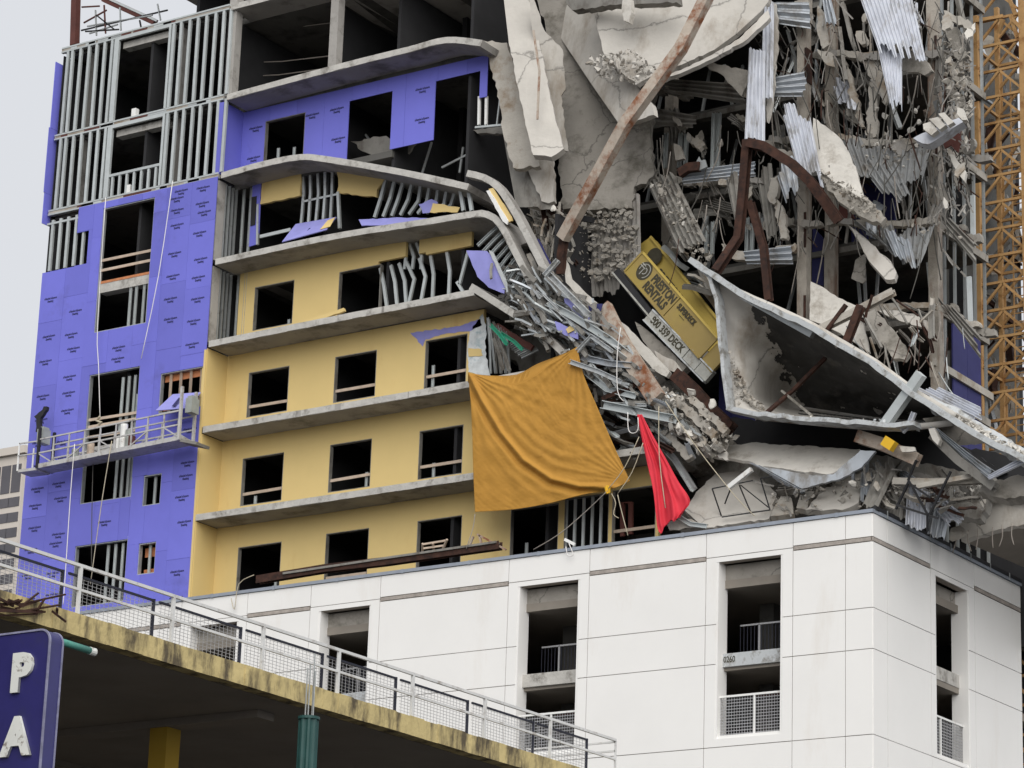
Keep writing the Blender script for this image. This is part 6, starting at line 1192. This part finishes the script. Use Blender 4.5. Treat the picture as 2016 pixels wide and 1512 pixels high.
crumbs('fine rubble in the break of the folded slab', [(1160, 112), (1240, 96), (1300, 136), (1250, 166), (1180, 150)], 260, (.03, .09), (1.3, 1.8), 'pale')
crumbs('fine rubble along the diagonal corrugated deck', [(1280, 358), (1330, 360), (1410, 510), (1380, 530), (1310, 430)], 300, (.03, .09), (3, 3.5), 'rubble')
crumbs('fine rubble caught near the crane top', [(1850, 60), (1912, 100), (1915, 230), (1868, 230)], 300, (.03, .10), (3.8, 5), 'rubble')
crumbs('fine rubble over the sagging decking fans', [(1640, 262), (1840, 268), (1780, 370), (1700, 330)], 90, (.03, .09), (4.6, 5.3), 'rubble')
crumbs('fine rubble along the rubble crusted band', [(1612, 330), (1700, 380), (1744, 430), (1690, 424), (1618, 360)], 240, (.03, .09), (3.2, 3.7), 'beige')
crumbs('fine rubble on the right frame edge slope', [(1880, 816), (2030, 896), (2030, 915), (1890, 836)], 300, (.03, .09), (.6, 1.1), 'chunk')
crumbs('fine rubble strewn on the podium top', [(1500, 980), (1740, 930), (1960, 955), (1920, 1000), (1760, 1000), (1520, 1016)], 380, (.03, .09), (1.0, 2.6), 'rubble')
crumbs('splinters and dust in the tangle above the tarpaulin', [(1000, 580), (1190, 650), (1330, 800), (1290, 850), (1150, 730), (1030, 650)], 420, (.03, .10), (.5, 2.4), 'deckd')
crumbs('crumbs inside the left end of the tipped slab', [(1436, 690), (1470, 760), (1510, 806), (1450, 800)], 200, (.03, .09), (.5, 1), 'beige')
# hanging reinforcement and cables
REB = []
for i in range(90):
    x, y = pick([(1500, 40), (1900, 60), (1915, 300), (1800, 500), (1520, 460)]); L = random.uniform(40, 130); s = random.uniform(-.35, .35)
    cable('hanging_wire', 'thin dark wire hanging in the upper right bays', [(x, y), (x+s*L*.4+random.uniform(-3, 3), y+L*.5), (x+s*L, y+L)], random.uniform(3.6, 6), random.uniform(.012, .028), random.choice(['wirek', 'gcable', 'rust', 'wirek']), 'wire', 'wires hanging in the upper right bays')
for i in range(26):
    x, y = pick([(1640, 600), (1930, 640), (1860, 740), (1700, 720)]); L = random.uniform(30, 80); s = random.uniform(-.8, .8)
    cable('hanging_wire', 'thin wire hanging below the lowest open floor at the right', [(x, y), (x+s*L*.4, y+L*.5), (x+s*L, y+L)], random.uniform(3, 5.5), random.uniform(.012, .024), random.choice(['gcable', 'rust', 'galv']), 'wire', 'wires at the lowest open floor')
for i in range(34):
    x, y = pick([(1290, 260), (1470, 240), (1470, 470), (1330, 460)]); L = random.uniform(40, 110); s = random.uniform(-.5, .5)
    cable('hanging_wire', 'thin wire hanging in the middle bay', [(x, y), (x+s*L*.3, y+L*.5), (x+s*L, y+L)], random.uniform(3.6, 5.5), random.uniform(.012, .024), random.choice(['wirek', 'gcable']), 'wire', 'wires in the middle bay')
for i in range(6):
    x = 1884+i*22+random.uniform(-6, 6); cable('bare_bar', 'bare bar end sticking down from the wing floor', [(x, 1046-i*3), (x+random.uniform(-2, 2), 1064-i*2), (x+random.uniform(-6, 6), 1088-i*3)], 4.5, .018, 'gcable', 'bar', 'bar ends under the wing floor')
for k, px in enumerate(([1312, 1340, 1352, 1406, 1416])):
    beam('middle_stud', 'pale upright stud standing in the middle bay', [(px, 262-(40 if px > 1400 else 0)), (px-3, 330)], 5.6, .13, 'stud', 'c', .1, 'stud', 'pale studs in the middle bay')
for px in (1392, 1404, 1472, 1482, 1500): beam('middle_stud', 'pale upright stud standing in the lower middle bay', [(px, 420+(px % 7)*4), (px-2, 500)], 5.2, .11, 'stud', 'c', .1, 'stud', 'pale studs in the lower middle bay')
beam('middle_stud', 'grey leaning stud in the lower middle bay', [(1392, 425), (1380, 470)], 4.6, .12, 'galv', 'c', .1, 'stud')
slab('concrete_piece', 'pale block hanging against the studs of the middle bay', [(1326, 282), (1338, 286), (1346, 312), (1330, 316)], (5.0, 0, 0), .15, 'pale', 1, cat='concrete piece')
beam('rust_scrap', 'rust red crumpled scrap on the level grey deck edge', [(1338, 342), (1356, 330), (1378, 328)], 3.9, .3, 'rust', 'b', .2, 'scrap'); slab('scrap_plate', 'torn grey plate on the level deck edge', [(1370, 320), (1376, 308), (1380, 316), (1388, 314), (1392, 328), (1376, 336)], (3.9, 0, 0), .05, 'galv', 1.4, cat='scrap')
beam('galv_tube', 'pale tube upright beside the right side studs', [(1915, 385), (1916, 480)], [5.6, 5.6], .14, 'stud', 'b', .1, 'tube', 'pale tubes by the crane'); beam('galv_tube', 'pale tube upright beside the right side studs', [(1908, 545), (1911, 640)], [5.6, 5.6], .14, 'stud', 'b', .1, 'tube', 'pale tubes by the crane')
beam('hook_piece', 'yellow hook block lying at the foot of the leaning grey post', [(1742, 868), (1760, 880)], .3, .3, 'yel2', 'b', .25, 'hook'); beam('bent_plate', 'bright bent bracket beside the leaning grey post', [(1800, 812), (1790, 836), (1776, 850)], .3, .14, 'deckb', 'c', .12, 'bracket'); slab('white_plate', 'white plate scrap on the brown flanged beam', [(1770, 878), (1800, 880), (1802, 888), (1776, 890)], (.5, 0, 0), .08, 'chunk', .8, cat='plate')
# big named slope pieces
for nm, lb, px, Y, w, m in (('channel', 'broad grey channel above the red cloth', [(1186, 797), (1260, 812), (1330, 826)], .25, .26, 'stud'), ('channel', 'thin pale channel just above the broad one', [(1200, 795), (1272, 798)], .3, .1, 'rim'), ('channel', 'white edged channel pointing out over the tarpaulin', [(1122, 712), (1180, 732), (1222, 752)], .0, .15, 'rim'), ('channel', 'silver bent tube rising to a peak above the tarpaulin', [(1136, 692), (1164, 662), (1206, 692)], .1, .13, 'rim'), ('channel', 'blue grey channel running right from the tarpaulin corner', [(1142, 703), (1200, 716), (1244, 720)], .3, .2, 'deck'), ('channel', 'long bent channel below the silver bent tube', [(1154, 732), (1196, 766), (1250, 780)], .3, .2, 'stud'), ('girder', 'long sloping girder passing behind the red cloth', [(1286, 858), (1330, 905), (1366, 964)], .9, .2, 'galv')):
    beam(nm, lb, px, Y, w, m, 'c', w*.7, 'channel')
# ropes over the tarpaulin
for px, lb, m in (([(1258, 860), (1230, 920), (1198, 962)], 'thin tan rope running from the beams down to the tarpaulin corner', 'rope'), ([(1266, 872), (1244, 930), (1216, 972)], 'second tan rope running down right of the tarpaulin corner', 'rope'), ([(1196, 966), (1150, 1010), (1100, 1052), (1050, 1082)], 'rope stretched from the tarpaulin corner down to the podium edge', 'gcable'), ([(1216, 974), (1222, 1000), (1236, 1054)], 'rope falling straight under the tarpaulin corner', 'rope'), ([(1204, 972), (1212, 990), (1208, 1012), (1218, 1020)], 'kinked rope end under the tarpaulin corner', 'rope'), ([(935, 1012), (931, 1040), (918, 1080)], 'rope tied to the lower left corner of the tarpaulin', 'gcable'), ([(1222, 645), (1215, 700), (1216, 770), (1228, 790)], 'white rope dangling over the stained box beam', 'wrope'), ([(1236, 812), (1237, 845), (1246, 853), (1256, 846), (1256, 822)], 'white rope loop left of the red cloth', 'wrope'), ([(1297, 800), (1298, 900), (1310, 1000)], 'pale rope running down over the red cloth', 'rope'), ([(1310, 790), (1350, 850), (1390, 905), (1450, 980), (1486, 1016)], 'long tan rope running from the slope to the podium edge', 'rope'), ([(1336, 470), (1330, 520), (1318, 560)], 'rusty cable hanging over the far panel of the yellow platform', 'rust'), ([(1120, 1070), (1128, 1092), (1118, 1094), (1114, 1076)], 'white cable loop hanging on the podium edge', 'wrope'), ([(455, 1178), (462, 1200), (470, 1150), (500, 1132)], 'thin cable loop hanging over the left podium edge', 'rope')):
    cable('rope', lb, px, -.12 if px[0][1] < 1060 else -.14, .015, m, 'rope')
# rusty beam and scrap lying along the podium edge
beam('fallen_beam', 'long rusty beam lying along the podium edge under the yellow wall', [(508, 1142), (640, 1120), (760, 1106), (900, 1086), (985, 1074)], [.12]*5, .26, 'rust', 'i', .24, 'steel beam')
beam('fallen_beam', 'dusty grey flange on top of the long rusty beam', [(560, 1130), (760, 1100), (980, 1068)], [.05]*3, .07, 'deckd', 'b', .2, 'steel beam')
frame_truss('broken_chair', 'broken wooden chair frame standing on the fallen beam', [((832, 1070), (832, 1088)), ((832, 1072), (880, 1064)), ((880, 1062), (872, 1082)), ((834, 1080), (876, 1074)), ((852, 1069), (854, 1082))], .3, .06, 'wood')
for a, b, lb in (((932, 1056), (924, 1076), 'small rusty stake left of the tarpaulin rope foot'), ((944, 1054), (948, 1072), 'small rusty stake right of the tarpaulin rope foot'), ((940, 1052), (996, 1082), 'pale rod sloping down to the podium edge')): beam('stake', lb, [a, b], .1, .06, 'rustp', 'b', .06, 'stake')
beam('rusty_red_frame', 'rusty red frame standing inside the last lower opening left of the red cloth', [(1226, 1056), (1226, 990), (1242, 990), (1242, 1052)], 1.9, .14, 'oxide', 'b', .1, 'frame')  # bare rusty red frame standing in the opening
beam('handrail_end', 'white bracket scrap on the podium coping', [(1112, 1062), (1132, 1072)], -.02, .09, 'rail', 'b', .06, 'bracket')

# ================================================================== LABELS that tell neighbours apart
LM = [(940, 380, 'the sagging slab end'), (1000, 450, 'the bent slab'), (1050, 560, 'the second bent slab'), (960, 530, 'the large purple board'), (1000, 620, 'the folded slab end'), (1115, 650, 'the lilac torn board'), (1136, 690, 'the tarpaulin peak'), (1085, 525, 'the crossed white stud'), (1180, 560, 'the corrugated underside'), (1200, 450, 'the cracked crust'), (1240, 700, 'the stained box beam'), (1290, 700, 'the whitish plank'), (1240, 520, 'the platform emblem'), (1330, 720, 'the platform sign rail'), (1300, 480, 'the far platform panel'), (1260, 820, 'the red cloth top'), (1250, 805, 'the broad grey channel'), (1210, 870, 'the tarpaulin edge'), (1380, 860, 'the rubble heap'), (1440, 806, 'the lower left shell corner'), (1410, 560, 'the shell top corner'), (1330, 400, 'the diagonal deck'), (1410, 340, 'the level deck edge'), (1220, 130, 'the folded slab break'), (1340, 100, 'the diagonal beam'), (1490, 200, 'the bright vertical deck'), (1512, 80, 'the upper bright deck'), (1590, 120, 'the left weathered column'), (1582, 420, 'the left column foot'), (1637, 200, 'the second column'), (1640, 480, 'the second column foot'), (1840, 200, 'the last column'), (1840, 500, 'the last column foot'), (1740, 50, 'the bright roof sheet'), (1762, 160, 'the roof sheet tongue'), (1850, 250, 'the white block ledge'), (1655, 310, 'the smooth pale leaf'), (1560, 330, 'the bent rusty beam'), (1460, 420, 'the leaning rusty post'), (1505, 500, 'the second rusty post'), (1740, 310, 'the upper decking fan'), (1770, 475, 'the lower decking fan'), (1720, 500, 'the cream plank'), (1690, 610, 'the crossed beams'), (1650, 640, 'the off white panel'), (1770, 660, 'the olive slab'), (1890, 330, 'the cream splinter'), (1890, 110, 'the shattered floor'), (1925, 200, 'the crane leg'), (1895, 460, 'the upper deck fringe'), (1895, 640, 'the lower deck fringe'), (1895, 740, 'the navy boards'), (1780, 780, 'the leaning grey post'), (1560, 905, 'the white flat slab'), (1750, 880, 'the brown beam'), (1440, 980, 'the bent black frame'), (1830, 980, 'the black tripod'), (1655, 970, 'the cream cracked slab'), (1540, 1000, 'the rubble wedge'), (1720, 960, 'the podium corner'), (1890, 890, 'the curled deck leaf'), (1950, 860, 'the sloping light edge'), (1950, 1010, 'the wing floor'), (1620, 828, 'the lower shell rim'), (1470, 740, 'the left shell rim'), (1280, 300, 'the back slab edge'), (1440, 160, 'the twisted slab end'), (500, 1140, 'the fallen beam'), (965, 690, 'the torn wall end')]
ADJ = dict(galvanised_steel='grey', stud_steel='silver', dusty_deck='dusty dark', metal_deck='blue grey', dull_back_concrete='dull', beige_broken_concrete='sandy', pale_broken_concrete='pale', rusty_steel='rusty', rubble='tan', white_chunk='white', dark_cable='dark', grey_cable='grey', slab_rim='light', dust_covered_deck='dusty', weathered_column='weathered', dark_shade_coat='black', bright_deck='bright', green_plastic='green')
def pix(p):
    d = Vector(p)-CAM; z = d.dot(Fw); return 1008+FPX*d.dot(Rt)/z, 756-FPX*d.dot(Up)/z
def side(x, y, lx, ly):
    dx, dy = x-lx, y-ly; d = math.hypot(dx, dy)
    if d < 14: return 'at'
    a = (math.degrees(math.atan2(-dy, dx))+360) % 360; n = ['right of', 'above right of', 'above', 'above left of', 'left of', 'below left of', 'below', 'below right of'][int((a+22.5)//45) % 8]
    return ('just ' if d < 34 else '')+n
shared = {}
for o in COL.objects:
    if not o.parent and o.get('group') and o.type == 'MESH': shared.setdefault(o['label'], []).append(o)
taken = {}
for lab, os_ in shared.items():
    if len(os_) < 2: continue
    for o in os_:
        bb = [o.matrix_basis @ Vector(c) for c in o.bound_box]; c = sum(bb, Vector())/8; x, y = pix(c); q = [pix(b) for b in bb]; w = max(p[0] for p in q)-min(p[0] for p in q); h = max(p[1] for p in q)-min(p[1] for p in q)
        L = math.hypot(w, h); ch = o.name.startswith('chunk'); sz = ('big' if L > 26 else 'small' if L < 15 else 'middling') if ch else ('long' if L > 75 else 'short' if L < 38 else 'middling')
        adj = ADJ.get(o.data.materials[0].name, 'grey'); tilt = '' if ch else ('upright ' if h > 2.2*w else 'flat ' if w > 2.2*h else 'slanting ')
        noun = {'chunk': 'concrete chunk', 'hanging_wire': 'hanging wire', 'debris_stud': 'bent channel', 'hanging_strip': 'limp strip', 'dusty_strip': 'broken strip', 'podium_scrap': 'scrap strip', 'shattered_slab': 'shattered piece', 'middle_stud': 'stud', 'rung_stud': 'rung stud', 'crushed_stud': 'crushed stud', 'hanging_stud': 'dangling stud', 'bare_bar': 'bare bar', 'white_block': 'block', 'galv_tube': 'tube', 'green_channel': 'dangling channel', 'concrete_shard': 'floor fragment', 'torn_deck': 'torn decking', 'floor_edge_lump': 'crumbling lump'}.get(o.name.split('.')[0], o['category'])
        near = sorted(LM, key=lambda m: math.hypot(x-m[0], y-m[1])); n = near[0]
        base = sz+' '+adj+' '+tilt+noun+' '+side(x, y, n[0], n[1])+' '+n[2]; l = base; k = 1
        while l in taken and k < 4: l = sz+' '+adj+' '+tilt+noun+' '+side(x, y, n[0], n[1])+' '+n[2]+', toward '+near[k][2]; k += 1
        if len(l.split()) > 16: l = l.replace(tilt, '', 1)
        if len(l.split()) > 16: l = base
        if l in taken and len(taken[l]): l = base
        taken.setdefault(l, []).append(o); o['label'] = l
